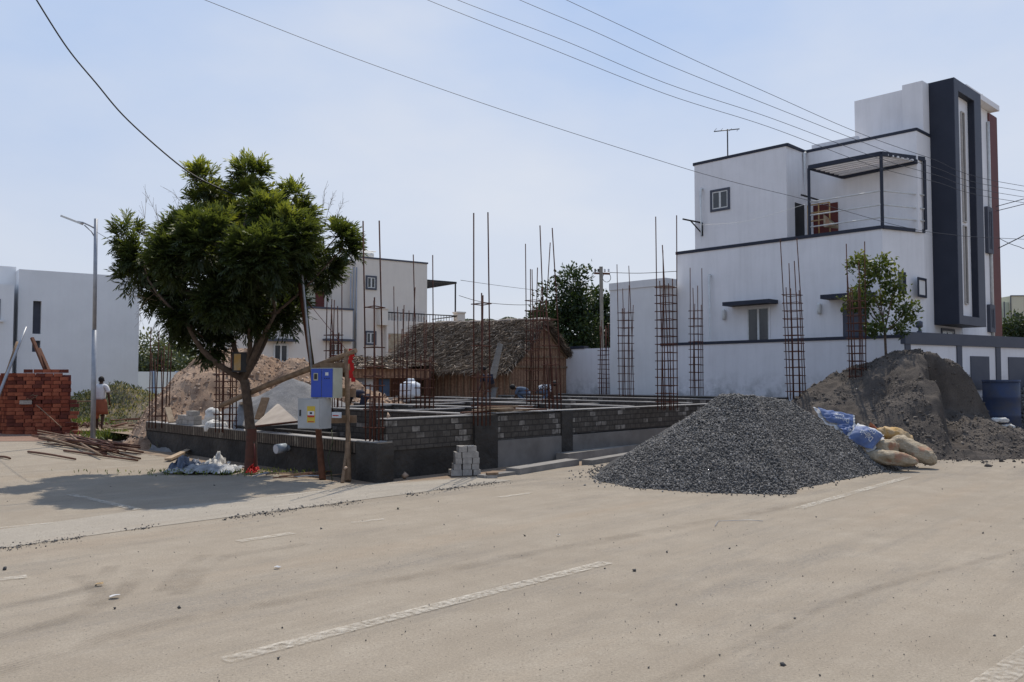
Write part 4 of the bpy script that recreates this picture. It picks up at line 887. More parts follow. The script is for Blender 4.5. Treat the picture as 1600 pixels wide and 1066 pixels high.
# ragged fringe on the right verge + ridge cap
n = 1500; f = rng.uniform(0, 1, n); P = FT.o+np.outer(rng.uniform(-.32, -.2, n), FT.a)+np.outer(tm+(GW+.5-tm)*f, FT.b); P[:, 2] = roofz(0, tm+(GW+.5-tm)*f)+rng.uniform(-.12, .06, n)
P2 = FT.o+np.outer(rng.uniform(-.32, -.2, n), FT.a)+np.outer(tm-(tm+.35)*f, FT.b); P2[:, 2] = roofz(0, tm-(tm+.35)*f)+rng.uniform(-.12, .04, n)
blades('thatch_fringe', np.concatenate([P, P2]), np.concatenate([np.tile(FT.b-np.array([0, 0, .35]), (n, 1)), np.tile(-FT.b-np.array([0, 0, .8]), (n, 1))])+rng.normal(0, .28, (2*n, 3)), rng.uniform(.10, .30, 2*n), .018, 'thatch', th_o, rng.beta(1.2, 2, 2*n)*.8, kind='stuff')
m = MB(); m.tube([FT.w(s, tm, zr-.03+.015*math.sin(s*2.1)) for s in np.linspace(-.4, HLEN, 14)], [.05+.02*math.sin(k*2) for k in range(14)], 7); m.build('ridge_cap', 'steelplate', ht)
# lean-to at the left
lt = thing('lean_to_shed', at(600, 593, 30)*np.array([1, 1, 0]), 'low thatched lean-to with an open dark front joined to the left end of the hut', 'shed')
l0, l1 = at(548, 593, 29.5), at(672, 593, 30.5); ld = (l1-l0); LN = np.linalg.norm(ld); ld /= LN; FQ = Frame(l0, ld, (-ld[1], ld[0], 0)); zl = float(at(600, 572, 30)[2])-.1
def lz(s, t): return zl+.45*(t+.3)/3.6+.03*np.sin(s*3)+.1*s/LN
ss = np.linspace(-.3, LN+.2, 20); ts = np.linspace(-.3, 3.2, 12); V = np.array([FQ.w(s, t, lz(s, t)) for s in ss for t in ts]); idx = np.arange(240).reshape(20, 12); Fc = np.stack([idx[:-1, :-1], idx[:-1, 1:], idx[1:, 1:], idx[1:, :-1]], -1).reshape(-1, 4)
lr = npmesh('thatch_roof', V, Fc, 'thatch', lt, np.full(240, .12))
n = 2600; s = rng.uniform(-.3, LN+.2, n); t = rng.uniform(-.35, 3.2, n); P = FQ.o+np.outer(s, FQ.a)+np.outer(t, FQ.b); P[:, 2] = lz(s, t)+rng.uniform(0, .07, n)
blades('thatch_straw', P, -FQ.b+np.outer(rng.normal(0, .9, n), FQ.a)+rng.normal(0, .2, (n, 3))-np.array([0, 0, .1]), rng.uniform(.1, .3, n), .04, 'thatch', lr, rng.beta(1.3, 1.4, n), kind='stuff')
m = MB(); m.box(FQ, -.2, LN, -.12, -.05, zl-.32, zl); m.build('fascia_mat', 'mat', lt)
m = MB()
for s_ in (.1, LN*.33, LN*.66, LN-.1): m.beam(FQ.w(s_, 0, 0), FQ.w(s_, 0, zl), .09, .09)
m.build('post', 'redwood', lt)
m = MB(); m.box(FQ, 0, LN+1, 3.0, 3.1, 0, zl); m.box(FQ, LN-.9, LN-.85, .3, 3, 0, zl); m.build('back_wall', 'redwood', lt)
for s_, w_, mt, z0, z1, lab in [(.15, .45, 'tarp', zl-.55, zl-.3, 'pale grey cloth hanging at the left end of the lean-to'), (.55, .35, 'sackwhite', zl-1.1, zl-.35, 'off white cloth hanging beside the red ribbon under the lean-to'), (.98, .4, 'bluecloth', zl-.95, zl-.35, 'dark blue cloth hanging in the lean-to opening')]:
    m = MB(); m.box(FQ, s_, s_+w_, .1, .13, z0, z1); tag(m.build('hanging_cloth', mt), lab, 'cloth')

# ------------------------------------------------------------------ foundation of the new building
fd = thing('foundation', FK.w(3, 6, 0), 'unfinished block plinth of a new building on the corner plot', 'foundation')
SL = FK.onT(228, 660, 0)[0]
m = MB(); m.box(FK, .35, SL, 0, .23, .40, .60); m.build('front_course', 'soldier', fd)
m = MB(); m.box(FK, .352, SL-.002, .012, .225, -.5, .398); m.box(FK, SL, SL+.6, -.1, .6, -.4, .25); m.build('front_plinth', 'darkbase', fd)
m = MB(); m.box(FK, .35, SL, -.004, .235, .601, .615); m.build('front_cap', 'cement_top', fd)
m = MB(); m.box(FK, -.25, .349, .0, .33, -.6, .60); m.build('corner_stub', 'darkbase', fd)
m = MB(); m.box(FK, -.10, .36, .03, .30, .601, .62); m.build('corner_cap', 'cement_top', fd)
TL = 15.0
m = MB(); m.box(FK, -.0, .23, .36, 2.35, .45, .95); m.box(FK, .0, .23, 2.95, 4.85, .48, .95); m.box(FK, 0, .23, 5.2, TL, .50, .97); m.build('side_course', 'blockwork', fd)
m = MB(); m.box(FK, .02, .21, .34, 2.349, -.6, .449); m.build('side_plinth', 'darkbase', fd)
m = MB(); m.box(FK, -.03, .2, 2.95, TL, -.5, .478); m.build('side_plinth', 'pale_render', fd)
for b_ in ((-.06, .25, 2.35, 2.95, -.5, .955), (-.04, .25, 4.85, 5.2, -.5, .97)): MB().box(FK, *b_).build('column_stub', 'darkbase', fd)
m = MB(); m.box(FK, -.012, .24, .34, 2.34, .951, .968); m.box(FK, -.012, .24, 2.96, TL, .975, .99); m.build('side_cap', 'cement_top', fd)
# inner walls running to the left
for i, (t_, z, s0, s1) in enumerate([(2.7, .96, .25, 8.6), (5.0, .98, .25, 10.5), (7.6, 1.0, .25, 11.5), (10.2, 1.02, .25, 12.5), (12.8, 1.05, .25, 13), (15.3, 1.08, 0, 14), (17.6, 1.12, -.5, 14)]):
    m = MB(); m.box(FK, s0, s1, t_, t_+.23, -.6, z-.02); m.build('inner_wall', 'innerwall', fd)
    m = MB(); m.box(FK, s0, s1-.01, t_-.01, t_+.24, z-.018, z+.005); m.build('inner_cap', 'cement_top', fd)
for i, (s_, z, t0, t1) in enumerate([(3.1, .955, 2.95, 17.5), (5.9, .965, 2.95, 17.5), (8.4, .975, 2.95, 17.5), (11.3, 1.0, 7.9, 17.5), (13.9, 1.06, 12, 17.6)]):
    m = MB(); m.box(FK, s_, s_+.22, t0, t1, -.6, z-.022); m.build('inner_wall', 'innerwall', fd)
    m = MB(); m.box(FK, s_-.01, s_+.23, t0, t1-.01, z-.021, z); m.build('inner_cap', 'cement_top', fd)
m = MB(); m.box(FK, 5.2, 5.4, .5, 2.6, -.4, .62); m.box(FK, 3.0, SL-.5, 1.2, 1.4, -.4, .56); m.build('low_inner_wall', 'darkbase', fd)
# precast slabs by the wall
for (u0, v0, u1, v1, w_, z) in [(812, 742, 905, 726, .28, .10), (888, 722, 1000, 706, .28, .16), (925, 727, 1010, 712, .22, .09), (760, 748, 835, 738, .2, .05)]:
    a_, b_ = gnd(u0, v0), gnd(u1, v1); d = (b_-a_)/np.linalg.norm(b_-a_); fr = Frame(a_, d, (-d[1], d[0], 0)); m = MB(); m.box(fr, 0, float(np.linalg.norm(b_-a_)), 0, w_, -.05, z)
    tag(m.build('concrete_slab', 'concrete'), {812: 'long flat concrete slab nearest the block stack beside the plinth', 888: 'raised concrete slab running behind the gravel heap edge', 925: 'short concrete slab half under the gravel heap', 760: 'thin cement kerb piece by the foot of the block stack'}[u0], 'slab')
# dirt trench edge / ground inside plot
m = MB(); fl_ = [kp(.24, .24), kp(13.5, .24), kp(15, 19), kp(0, 19)]; m.face([(p[0], p[1], .22) for p in fl_]); o = m.build('plot_fill', 'dirt'); o['kind'] = 'structure'

# ------------------------------------------------------------------ rebar cages
def cage(u, vb, Dp, wpx, tops, ties, label, lean=0, zb=None, nb=8, rot=None):
    c = at(u, vb, Dp); z0 = c[2]; wd = wpx*Dp/F/1.38; k = 1340/Dp
    t = thing('rebar_column', c, label, 'rebar column', 'rebar columns rising from the foundation'); fr = Frame(c, R_ if rot is None else rot)
    h = wd/2; pos = [(-h, -h), (-h, 0), (-h, h), (0, h), (h, h), (h, 0), (h, -h), (0, -h)][:8]
    Z = [at(u, tv, Dp)[2] for tv in tops]; order = [0, 4, 2, 6, 1, 5, 3, 7]
    for i in range(nb):
        p = pos[order[i]]; zt = Z[min(i, len(Z)-1)] if i < len(Z) else Z[-1]+rng.uniform(-.12, .12); b = MB(); L = zt-z0
        wob = rng.normal(0, .016, 2)*L/2; ln = lean*L
        b.tube([fr.w(p[0], p[1], z0-.1), tuple(np.array(fr.w(p[0], p[1], z0+L*.5))+np.array([wob[0]+ln*.4, wob[1], 0])), tuple(np.array(fr.w(p[0], p[1], zt))+np.array([wob[0]*2.5+ln, wob[1]*2, 0]))], .0125, 5); b.build('vertical_bar', 'rebar', t)
    e = h+.014
    for tv in ties:
        z = at(u, tv, Dp)[2]; l2 = lean*(z-z0)*.8; q = [np.array(fr.w(a, b, z+rng.normal(0, .006)))+np.array([l2, 0, 0]) for a, b in ((-e-.03, -e), (e, -e), (e, e), (-e, e), (-e, -e-.04))]
        b = MB(); b.tube([tuple(x) for x in q], .009, 4); b.build('tie', 'rebar', t)
ev = lambda a, b, n: list(np.linspace(a, b, n))
cage(248, 662, 19.3, 29, [511, 505, 518, 540, 552, 520, 548, 560], [606, 650], 'rebar column at the far left end of the low wall with almost no ties')
cage(353, 668, 17.2, 31, [520, 525, 540, 545, 550], ev(575, 658, 9), 'short rebar column behind the street tree trunk and white sack')
cage(585, 694, 13.75, 26, [345, 343, 466, 468, 600, 620], [480, 543, 573, 588, 603, 620, 640, 668], 'tall rebar column on the near corner of the plinth beside the meter boxes', zb=.6)
cage(521, 640, 19.5, 25, [430, 427, 470, 476, 468, 478, 520, 530], [524, 548, 575, 600], 'rebar column just right of the leaning pole behind the meter boxes')
cage(629, 628, 23.5, 24, [448, 449, 478, 482, 480, 485, 520], ev(565, 622, 6), 'rebar column in front of the dark lean-to opening')
cage(664, 642, 19.0, 26, [398, 400, 496, 499, 560], ev(565, 634, 6), 'rebar column left of centre before the thatched roof with two long bars')
cage(753, 656, 14.9, 25, [334, 332, 459, 460, 580], [475, 540, 590, 612, 634], 'tall rebar column rising from the middle of the near side wall')
cage(835, 634, 21.5, 23, [381, 380, 420, 419, 422, 450, 480], ev(470, 626, 11), 'dense rebar column in front of the hut gable')
cage(865, 640, 17.8, 24, [352, 356, 470, 480, 560], [500, 540, 570, 600, 625], 'leaning rebar column with two long dark bars right of the hut gable', lean=-.055)
cage(944, 612, 29, 15, [500, 505, 510], ev(548, 606, 9), 'faint rebar column against the low end of the white boundary wall')
cage(979, 614, 26, 22, [413, 415, 447, 449, 482], ev(489, 608, 11), 'rebar column in front of the plain grey outhouse')
cage(1043, 634, 19.3, 30, [340, 338, 386, 388, 440, 442], ev(449, 628, 15), 'tallest thick rebar column before the corner of the outhouse')
cage(1089, 613, 25, 19, [418, 420, 448, 449, 480], ev(486, 606, 11), 'slim rebar column right of the outhouse slab')
cage(1245, 618, 21, 28, [373, 372, 411, 410, 452], ev(461, 612, 13), 'rebar column between the two ground floor windows of the white house', lean=-.03)
cage(1341, 612, 20.5, 25, [380, 378, 410, 420, 450], ev(470, 600, 12), 'rebar column beside the young tree behind the sand heap', lean=-.01)
st = thing('starter_bars', gnd(893, 714), 'low rusty starter bars bent over beside the pale render', 'rebar')
for k, u in enumerate((878, 888, 897, 906)):
    p_ = gnd(u, 714-k); b = MB(); b.tube([tuple(p_), tuple(p_+np.array([0, 0, .14])), tuple(p_+np.array([.05, 0, .16]))], .01, 5); b.build('bar', 'rebar', st)
p_, q_ = gnd(872, 714), gnd(912, 710); b = MB(); b.tube([(p_[0], p_[1], .15), (q_[0], q_[1], .17)], .009, 5); b.build('bar', 'rebar', st)

# ------------------------------------------------------------------ small builders
def skinned(name, chains, mat, parent, sub=2):
    """one continuous skinned body; chains: lists of (key | (x,y,z,r)), keys shared between chains"""
    V, E, Rr, ids = [], [], [], {}
    for ch in chains:
        prev = None
        for q in ch:
            if isinstance(q, str): i = ids[q]
            else:
                if len(q) == 5: key = q[4]
                else: key = None
                i = len(V); V.append(q[:3]); Rr.append(q[3])
                if key: ids[key] = i
            if prev is not None: E.append((prev, i))
            prev = i
    off = Vector(parent_loc(parent))
    me = bpy.data.meshes.new(name); me.from_pydata([tuple(Vector(v)-off) for v in V], E, [])
    o = link(name, me, mat, parent)
    md = o.modifiers.new('skin', 'SKIN'); md.use_smooth_shade = True
    for i, sv in enumerate(me.skin_vertices[0].data):
        r = Rr[i]; sv.radius = (r, r) if not isinstance(r, tuple) else r; sv.use_root = (i == 0)
    sb = o.modifiers.new('sub', 'SUBSURF'); sb.levels = sub; sb.render_levels = sub
    return o
def ell(name, c, r, mat, parent, n=14, noise=0., cut=None):
    m = MB(); rx, ry, rz = r; base = []
    rows = 10; c = np.array(c, float)
    for i in range(rows+1):
        th = PI*i/rows
        for j in range(n):
            a = 2*PI*j/n; k = 1+noise*(random.random()-.5); base.append((c[0]+rx*math.sin(th)*math.cos(a)*k, c[1]+ry*math.sin(th)*math.sin(a)*k, c[2]+rz*math.cos(th)*k))
    m.v = base
    for i in range(rows):
        for j in range(n):
            j2 = (j+1) % n; m.f.append((i*n+j, (i+1)*n+j, (i+1)*n+j2, i*n+j2)); m.uv += [(0, 0)]*4; m.sm.append(True)
    return m.build(name, mat, parent)
def fingers(wr, d, side, r=.009):
    """five finger chains from a wrist along d"""
    wr, d, s = Vector(wr), Vector(d).normalized(), Vector(side).normalized(); out_ = []
    for k, (off, ln) in enumerate(((-.030, .062), (-.010, .075), (.010, .080), (.030, .070))):
        b = wr+d*.085+s*off; out_.append(['palm%d' % id(wr) if 0 else tuple(wr+d*.05)+(.022,), tuple(b)+(r,), tuple(b+d*ln*.5)+(r*.9,), tuple(b+d*ln+s*.002)+(r*.75,)])
    return out_
# ---- person walking away at the left
PB = gnd(156, 672); px, py = PB[0], PB[1]
pe = thing('person', PB, 'person in a white shirt and rust orange wrap walking away past the brick stack', 'person')
J = lambda x, y, z, r, *k: (px+x, py+y, z, r, *k)
body = [[J(0, 0, .92, .12, 'pel'), J(0, .01, 1.10, .115, 'waist'), J(0, .02, 1.28, .135, 'chest'), J(0, .02, 1.40, .09, 'neckb'), J(0, .03, 1.46, .052), J(0, .035, 1.52, .06, 'head0'), J(0, .04, 1.60, .088), J(0, .04, 1.66, .06)],
        ['pel', J(-.09, 0, .86, .085), J(-.10, .03, .50, .055), J(-.10, .02, .10, .036), J(-.10, .02, .045, .035), J(-.11, .14, .03, .028)],
        ['pel', J(.09, 0, .86, .085), J(.10, -.03, .50, .055), J(.11, -.10, .12, .036), J(.11, -.11, .055, .035), J(.12, 0.0, .03, .028)],
        ['neckb', J(-.17, .02, 1.37, .055), J(-.25, 0, 1.12, .042), J(-.24, .10, .90, .030, 'lw'), J(-.235, .13, .84, .024, 'lp'), J(-.255, .16, .77, .010)],
        ['lp', J(-.235, .17, .76, .010)], ['lp', J(-.215, .165, .77, .009)], ['lp', J(-.20, .15, .785, .008)], ['lw', J(-.205, .16, .85, .009)],
        ['neckb', J(.17, .02, 1.37, .055), J(.25, 0, 1.12, .042), J(.24, .10, .90, .030, 'rw'), J(.235, .13, .84, .024, 'rp'), J(.255, .16, .77, .010)],
        ['rp', J(.235, .17, .76, .010)], ['rp', J(.215, .165, .77, .009)], ['rp', J(.20, .15, .785, .008)], ['rw', J(.205, .16, .85, .009)]]
skinned('body', body, 'skin', pe)
skinned('shirt', [[J(0, 0, .90, .17, 'a'), J(0, .01, 1.08, .155), J(0, .02, 1.28, .165, 'c'), J(0, .02, 1.405, .10, 'n')], ['n', J(-.18, .02, 1.37, .075), J(-.255, 0, 1.17, .068)], ['n', J(.18, .02, 1.37, .075), J(.255, 0, 1.17, .068)]], 'shirt', pe)
m = MB(); m.lathe((px, py, 0), [(.165, .97), (.20, .88), (.215, .75), (.225, .62), (.235, .50), (.215, .50), (.2, .6)], 22, False, .05); m.build('wrap_skirt', 'lungi', pe)
m = MB(); m.lathe((px-.02, py-.17, 0), [(.05, .55), (.07, .48), (.05, .40), (.02, .36)], 8, True, .2); m.build('skirt_fold', 'lungi', pe)
ell('hair', (px, py+.03, 1.605), (.086, .098, .10), 'hair', pe); ell('ear', (px-.088, py+.04, 1.565), (.012, .02, .03), 'skin', pe); ell('ear', (px+.088, py+.04, 1.565), (.012, .02, .03), 'skin', pe); ell('nose', (px, py+.135, 1.555), (.014, .02, .02), 'skin', pe)

def worker(base, label, bend, facing, top, bottom, hs=1., name='person', squat=0.):
    """figure bending over: bend = 0 upright .. 1 torso level; facing = world angle of the front"""
    b = np.array(base, float); t = thing(name, b, label, 'person'); c, s = math.cos(facing), math.sin(facing)
    def Q(f, l, z, r, *k): return (b[0]+c*f*hs-s*l*hs, b[1]+s*f*hs+c*l*hs, b[2]+z*hs, r*hs, *k)
    hz_ = .92-.45*squat; kz = .50-.05*squat; kf = .02+.30*squat; ang = bend*PI/2*1.05; tx = lambda d: math.sin(ang)*d-.10*bend-.15*squat; tz = lambda d: hz_+math.cos(ang)*d
    A = tx(.42); Zs = tz(.42); hd = .18+.42
    arm = Zs-.30 if bend > .3 else Zs-.28; af = A+.10
    body = [[Q(-.10*bend-.15*squat, 0, hz_, .12, 'pel'), Q(tx(.2), 0, tz(.2), .115), Q(tx(.38), 0, tz(.38), .13, 'ch'), Q(tx(.47), 0, tz(.47), .06, 'nk'), Q(tx(.54)+.02, 0, tz(.54), .05), Q(tx(.62)+.03, 0, tz(.62), .085), Q(tx(.70)+.04, 0, tz(.70), .06)]]
    for sg in (-1, 1):
        body.append(['pel', Q(-.08*bend-.1*squat, sg*.09, hz_-.06, .088), Q(kf, sg*.12, kz, .056), Q(-.06, sg*.12, .09, .036), Q(.10, sg*.13, .03, .028)])
        body.append(['ch', Q(tx(.42), sg*.18, tz(.42), .055), Q(af-.02, sg*.22, arm, .042), Q(af+.12, sg*.18, max(.12, arm-.26), .030, 'w%d' % sg), Q(af+.15, sg*.17, max(.08, arm-.33), .022, 'p%d' % sg), Q(af+.17, sg*.19, max(.04, arm-.40), .009)])
        body += [['p%d' % sg, Q(af+.175, sg*.172, max(.03, arm-.41), .009)], ['p%d' % sg, Q(af+.175, sg*.15, max(.035, arm-.40), .009)], ['p%d' % sg, Q(af+.17, sg*.132, max(.045, arm-.385), .008)], ['w%d' % sg, Q(af+.17, sg*.13, max(.08, arm-.32), .009)]]
    skinned('body', body, 'skin', t)
    sh_ = [[Q(-.10*bend-.15*squat, 0, hz_, .14, 'a'), Q(tx(.2), 0, tz(.2), .14), Q(tx(.38), 0, tz(.38), .155, 'c'), Q(tx(.46), 0, tz(.46), .09)]]
    for sg in (-1, 1): sh_.append(['c', Q(tx(.42), sg*.19, tz(.42), .075), Q(af-.02, sg*.225, arm+.06, .062)])
    skinned('shirt', sh_, top, t)
    tr_ = [[Q(-.08*bend-.12*squat, 0, hz_+.03, .13, 'a')]]
    for sg in (-1, 1): tr_.append(['a', Q(-.08*bend-.1*squat, sg*.09, hz_-.08, .105), Q(kf, sg*.12, kz, .078), Q(-.05, sg*.12, .16, .062)])
    skinned('trousers', tr_[1:] and [tr_[0]+tr_[1][1:], tr_[2]], bottom, t)
    q = Q(tx(.655)+.03, 0, tz(.655)+.02, .09); ell('hair', q[:3], (.095, .095, .09), 'hair', t)
    return t
p_ = at(566, 632, 21.5); worker((p_[0], p_[1], .45), 'person in dark clothes bending low over the blockwork beside the rebar', .92, PI, 'navycloth', 'navycloth', .85)
p_ = at(768, 612, 27.5); worker((p_[0], p_[1], .40), 'person in dark navy top and light grey trousers standing by the tin sheet', .30, -PI*.8, 'navycloth', 'greycloth', 1.02)
p_ = at(848, 612, 27.3); worker((p_[0], p_[1], .80), 'person in a checked white shirt crouching before the hut gable', .75, .1, 'check', 'bluecloth', .85, squat=.8)
p_ = at(818, 614, 27.6); worker((p_[0], p_[1], .80), 'person in faded blue clothes squatting left of the checked shirt worker', .8, 2.9, 'bluecloth', 'bluecloth', .8, squat=.9)

# ------------------------------------------------------------------ street lamp and utility pole
LB = gnd(145, 692); ltop = at(150, 342, LB[1]); sl_o = thing('street_lamp', LB, 'thin galvanised street lamp with a curved double arm at the left', 'street lamp')
m = MB(); m.tube([tuple(LB), tuple(LB*.5+ltop*.5)], .062, 10); m.build('lower_pole', 'galv', sl_o)
m = MB(); m.tube([tuple(LB*.5+ltop*.5), tuple(ltop)], .047, 10); m.build('upper_pole', 'galv', sl_o)
m = MB(); m.box(Frame(LB, (1, 0, 0), (0, 1, 0)), -.14, .14, -.14, .14, 0, .03); m.build('base_plate', 'galv', sl_o)
m = MB(); pts = [at(150, 358, LB[1]), at(141, 353, LB[1]), at(130, 348, LB[1]), at(118, 346, LB[1])]; m.tube([tuple(p) for p in pts], .022, 6); m.build('lamp_arm', 'galv', sl_o)
m = MB(); pts = [at(150, 374, LB[1]), at(143, 362, LB[1]), at(132, 352, LB[1])]; m.tube([tuple(p) for p in pts], .016, 6); m.build('arm_brace', 'galv', sl_o)
m = MB(); m.beam(at(128, 350, LB[1]), at(97, 338, LB[1]), .16, .05); m.build('lamp_head', 'whitemetal', sl_o)
U0 = at(942, 593, 42); up_ = thing('utility_pole', (U0[0], U0[1], 0), 'concrete utility pole with a crossarm beside the outhouse', 'utility pole')
ut = at(939, 417, 42); m = MB(); m.beam((U0[0], U0[1], 0), ut, .19, .16); m.build('pole', 'concrete', up_)
m = MB(); m.beam(at(928, 427, 42), at(953, 428, 42), .09, .09); m.build('crossarm', 'redwood', up_)
for u in (930, 935, 945, 951): m = MB(); q = at(u, 425, 42); m.lathe(q, [(.03, 0), (.06, .04), (.03, .08), (.055, .12), (.02, .16)], 8); m.build('insulator', 'plastic_white' if u > 940 else 'blackmetal', up_)
m = MB(); q = at(948, 434, 42); m.tube([tuple(q+np.array([.2*math.cos(a), 0, .22*math.sin(a)])) for a in np.linspace(0, 2*PI, 14)], .014, 4); m.build('wire_coil', 'wire', up_)

# ------------------------------------------------------------------ overhead wires
def wire(pts, r, label, mat='thinwire', name='overhead_wire'):
    """pts = (u, v, depth) survey points, smoothed in 3-D"""
    P = [at(*p) for p in pts]; out_ = []
    for i in range(len(P)-1):
        p0, p1, p2, p3 = P[max(i-1, 0)], P[i], P[i+1], P[min(i+2, len(P)-1)]
        for k in range(8):
            t = k/8; out_.append(.5*((2*p1)+(-p0+p2)*t+(2*p0-5*p1+4*p2-p3)*t*t+(-p0+3*p1-3*p2+p3)*t**3))
    out_.append(P[-1]); n = len(out_); o = MB().tube([tuple(p) for p in out_], r, 5); ob = o.build(name, mat)
    return tag(ob, label, 'wire', 'overhead wires crossing the sky')
wire([(40, -30, 13.2), (57, 0, 13.3), (105, 75, 13.5), (150, 130, 13.7), (200, 188, 13.9), (285, 262, 14.2), (340, 293, 14.3), (385, 309, 14.4), (440, 317, 14.4), (467, 330, 14.4)], .013, 'thick black cable sagging into the street tree from upper left', 'wire')
wire([(250, -28, 16.30), (320, 0, 16.58), (560, 93, 17.54), (800, 177, 18.50), (1040, 254, 19.46), (1140, 283, 19.86), (1262, 313, 20.35), (1400, 352, 20.90), (1480, 366, 21.22), (1600, 374, 21.70), (2100, 394, 25)], .0062, 'lowest single wire running from upper left to the white house terrace')
wire([(600, -32, 17.70), (668, 0, 17.97), (850, 72, 18.70), (1040, 147, 19.46), (1200, 198, 20.10), (1360, 258, 20.74), (1460, 284, 21.14), (1600, 317, 21.70), (2100, 379, 25)], .0062, 'second lowest of the four parallel wires above the white house')
wire([(640, -35, 17.86), (715, 0, 18.16), (880, 63, 18.82), (1040, 130, 19.46), (1200, 183, 20.10), (1360, 243, 20.74), (1460, 273, 21.14), (1600, 308, 21.70), (2100, 370, 25)], .0062, 'third of the four parallel wires counting upward from the house')
wire([(730, -38, 18.22), (812, 0, 18.55), (930, 50, 19.02), (1040, 100, 19.46), (1200, 164, 20.10), (1360, 227, 20.74), (1460, 262, 21.14), (1600, 299, 21.70), (2100, 361, 25)], .0062, 'second highest of the four parallel wires crossing the navy tower')
wire([(800, -40, 18.50), (885, 0, 18.84), (1000, 54, 19.30), (1098, 100, 19.69), (1210, 150, 20.14), (1335, 205, 20.64), (1450, 246, 21.10), (1600, 291, 21.70), (2100, 353, 25)], .0062, 'highest of the four parallel wires in the upper right sky')
wire([(1556, 323, 27.5), (1600, 311, 26.5), (1640, 300, 25.8), (2000, 250, 22)], .012, 'upper short wire rising to the right edge past the red column')
wire([(1556, 330, 27.5), (1600, 319, 26.5), (1640, 308, 25.8), (2000, 258, 22)], .012, 'lower short wire rising to the right edge past the red column')
wire([(1560, 388, 27.5), (1600, 368, 26.5), (1640, 345, 25.8), (2000, 295, 22)], .016, 'dark wire slanting up to the right edge beside the red column', 'wire')
wire([(1560, 372, 27.5), (1590, 385, 26.5), (1640, 392, 25.8), (2000, 412, 22)], .010, 'thin wire slanting down to the right edge beside the red column')
wire([(953, 426, 42), (1000, 427, 40), (1058, 424, 36)], .014, 'wire from the concrete utility pole to the white house', 'wire')
wire([(717, 462, 44), (760, 473, 44), (830, 476, 44), (880, 462, 43), (930, 432, 42)], .014, 'wire sagging between the cream house pergola and the utility pole', 'wire')
wire([(720, 438, 45), (800, 449, 60), (940, 466, 80)], .014, 'faint upper wire leaving the cream house pergola to the right')
wire([(1058, 424, 36), (1090, 420, 34)], .01, 'short wire end fixed on the upper corner of the white house')
wire([(150, 362, 22), (200, 392, 16), (240, 412, 15)], .006, 'thin wire between the street lamp and the street tree')
wire([(467, 455, 14.4), (520, 520, 14.3), (556, 566, 14.2)], .005, 'thin dull red wire from the leaning pole to the meter board', 'redbrown')
wire([(1090, 352, 26.0), (1170, 345, 25.2), (1262, 318, 23.6)], .005, 'pale thin line drooping across the first floor wall of the white house', 'whitemetal')

# ------------------------------------------------------------------ meter boxes, posts, log
D0 = 14.05
lp = thing('leaning_pole', gnd(503, 750), 'dark brown wooden pole leaning behind the meter boxes up into the tree', 'pole')
m = MB(); m.tube([tuple(gnd(504, 750)), tuple(at(495, 640, D0+.3)), tuple(at(486, 560, D0+.35)), tuple(at(468, 440, D0+.4))], [.055, .05, .047, .04], 9); m.build('pole', 'redwood', lp)
m = MB(); m.tube([tuple(at(488, 585, D0+.2)), tuple(at(480, 510, D0+.25)), tuple(at(471, 420, D0+.3)), tuple(at(466, 330, D0+.35))], .021, 8); m.build('steel_conduit', 'galv', lp)
m = MB(); m.tube([tuple(at(492, 585, D0+.2)), tuple(at(483, 510, D0+.25)), tuple(at(475, 440, D0+.3))], .007, 5); m.build('green_cable', 'leafyoung', lp)
wp = thing('wooden_post', gnd(543, 752), 'upright timber post with a red ribbon holding the meter boards', 'post')
m = MB(); m.tube([tuple(gnd(544, 752)), tuple(at(544, 690, 13.95)), tuple(at(543, 620, 13.95)), tuple(at(541, 545, 13.95))], [.05, .045, .042, .04], 9); m.build('post', 'wood', wp)
m = MB(); m.tube([tuple(gnd(535, 755)), tuple(at(541, 705, 13.9)), tuple(at(545, 690, 13.9))], [.03, .022, .015], 6); m.build('prop', 'wood', wp)
q1, q2 = at(548, 545, 13.88), at(550, 590, 13.88); m = MB()
for k in range(9):
    f = k/8; a_ = np.array(q1)*(1-f)+np.array(q2)*f+np.array([.02*math.sin(k*1.7), 0, 0]); b_ = a_-np.array([0, 0, .07]); m.face([a_-[.03, 0, 0], a_+[.03, .01, 0], b_+[.03+.01*math.sin(k), .01, 0], b_-[.03, 0, 0]])
m.build('red_ribbon', 'red', wp)
m = MB(); m.box(Frame(at(0, 0, 1)*0, (1, 0, 0), (0, 1, 0)), 0, 0, 0, 0, 0, 0)
for k, (u0, v0, u1, v1) in enumerate([(500, 575, 552, 574), (500, 612, 556, 614), (505, 656, 557, 655)]):
    m = MB(); m.beam(at(u0, v0, 14.02), at(u1, v1, 14.02), .03, .16-.02*k); m.build('cross_board', 'wood', wp)
lg = thing('slanting_log', gnd(345, 640, .6), 'long bare log propped across the tree and the timber post', 'log')
m = MB(); m.tube([tuple(at(345, 634, 15.2)), tuple(at(420, 601, 14.8)), tuple(at(490, 574, 14.3)), tuple(at(556, 548, 13.85))], [.045, .05, .05, .04], 8); m.build('log', 'wood', lg)
qa = math.radians(24)
def boxframe(u, D): o = at(u, 593, D); return Frame(o, (math.cos(qa), -math.sin(qa), 0), (math.sin(qa), math.cos(qa), 0))
fb_ = boxframe(486, 13.85); zt_, zb_ = at(505, 575, 13.8)[2], at(505, 622, 13.8)[2]; sc_ = 13.85/F
mbx = thing('meter_box', fb_.w(.2, .1, zb_), 'cream electricity meter box with two bright blue doors', 'meter box'); W_ = .44
m = MB(); m.box(fb_, 0, W_, .0, .24, zb_, zt_); m.build('case', 'creambox', mbx)
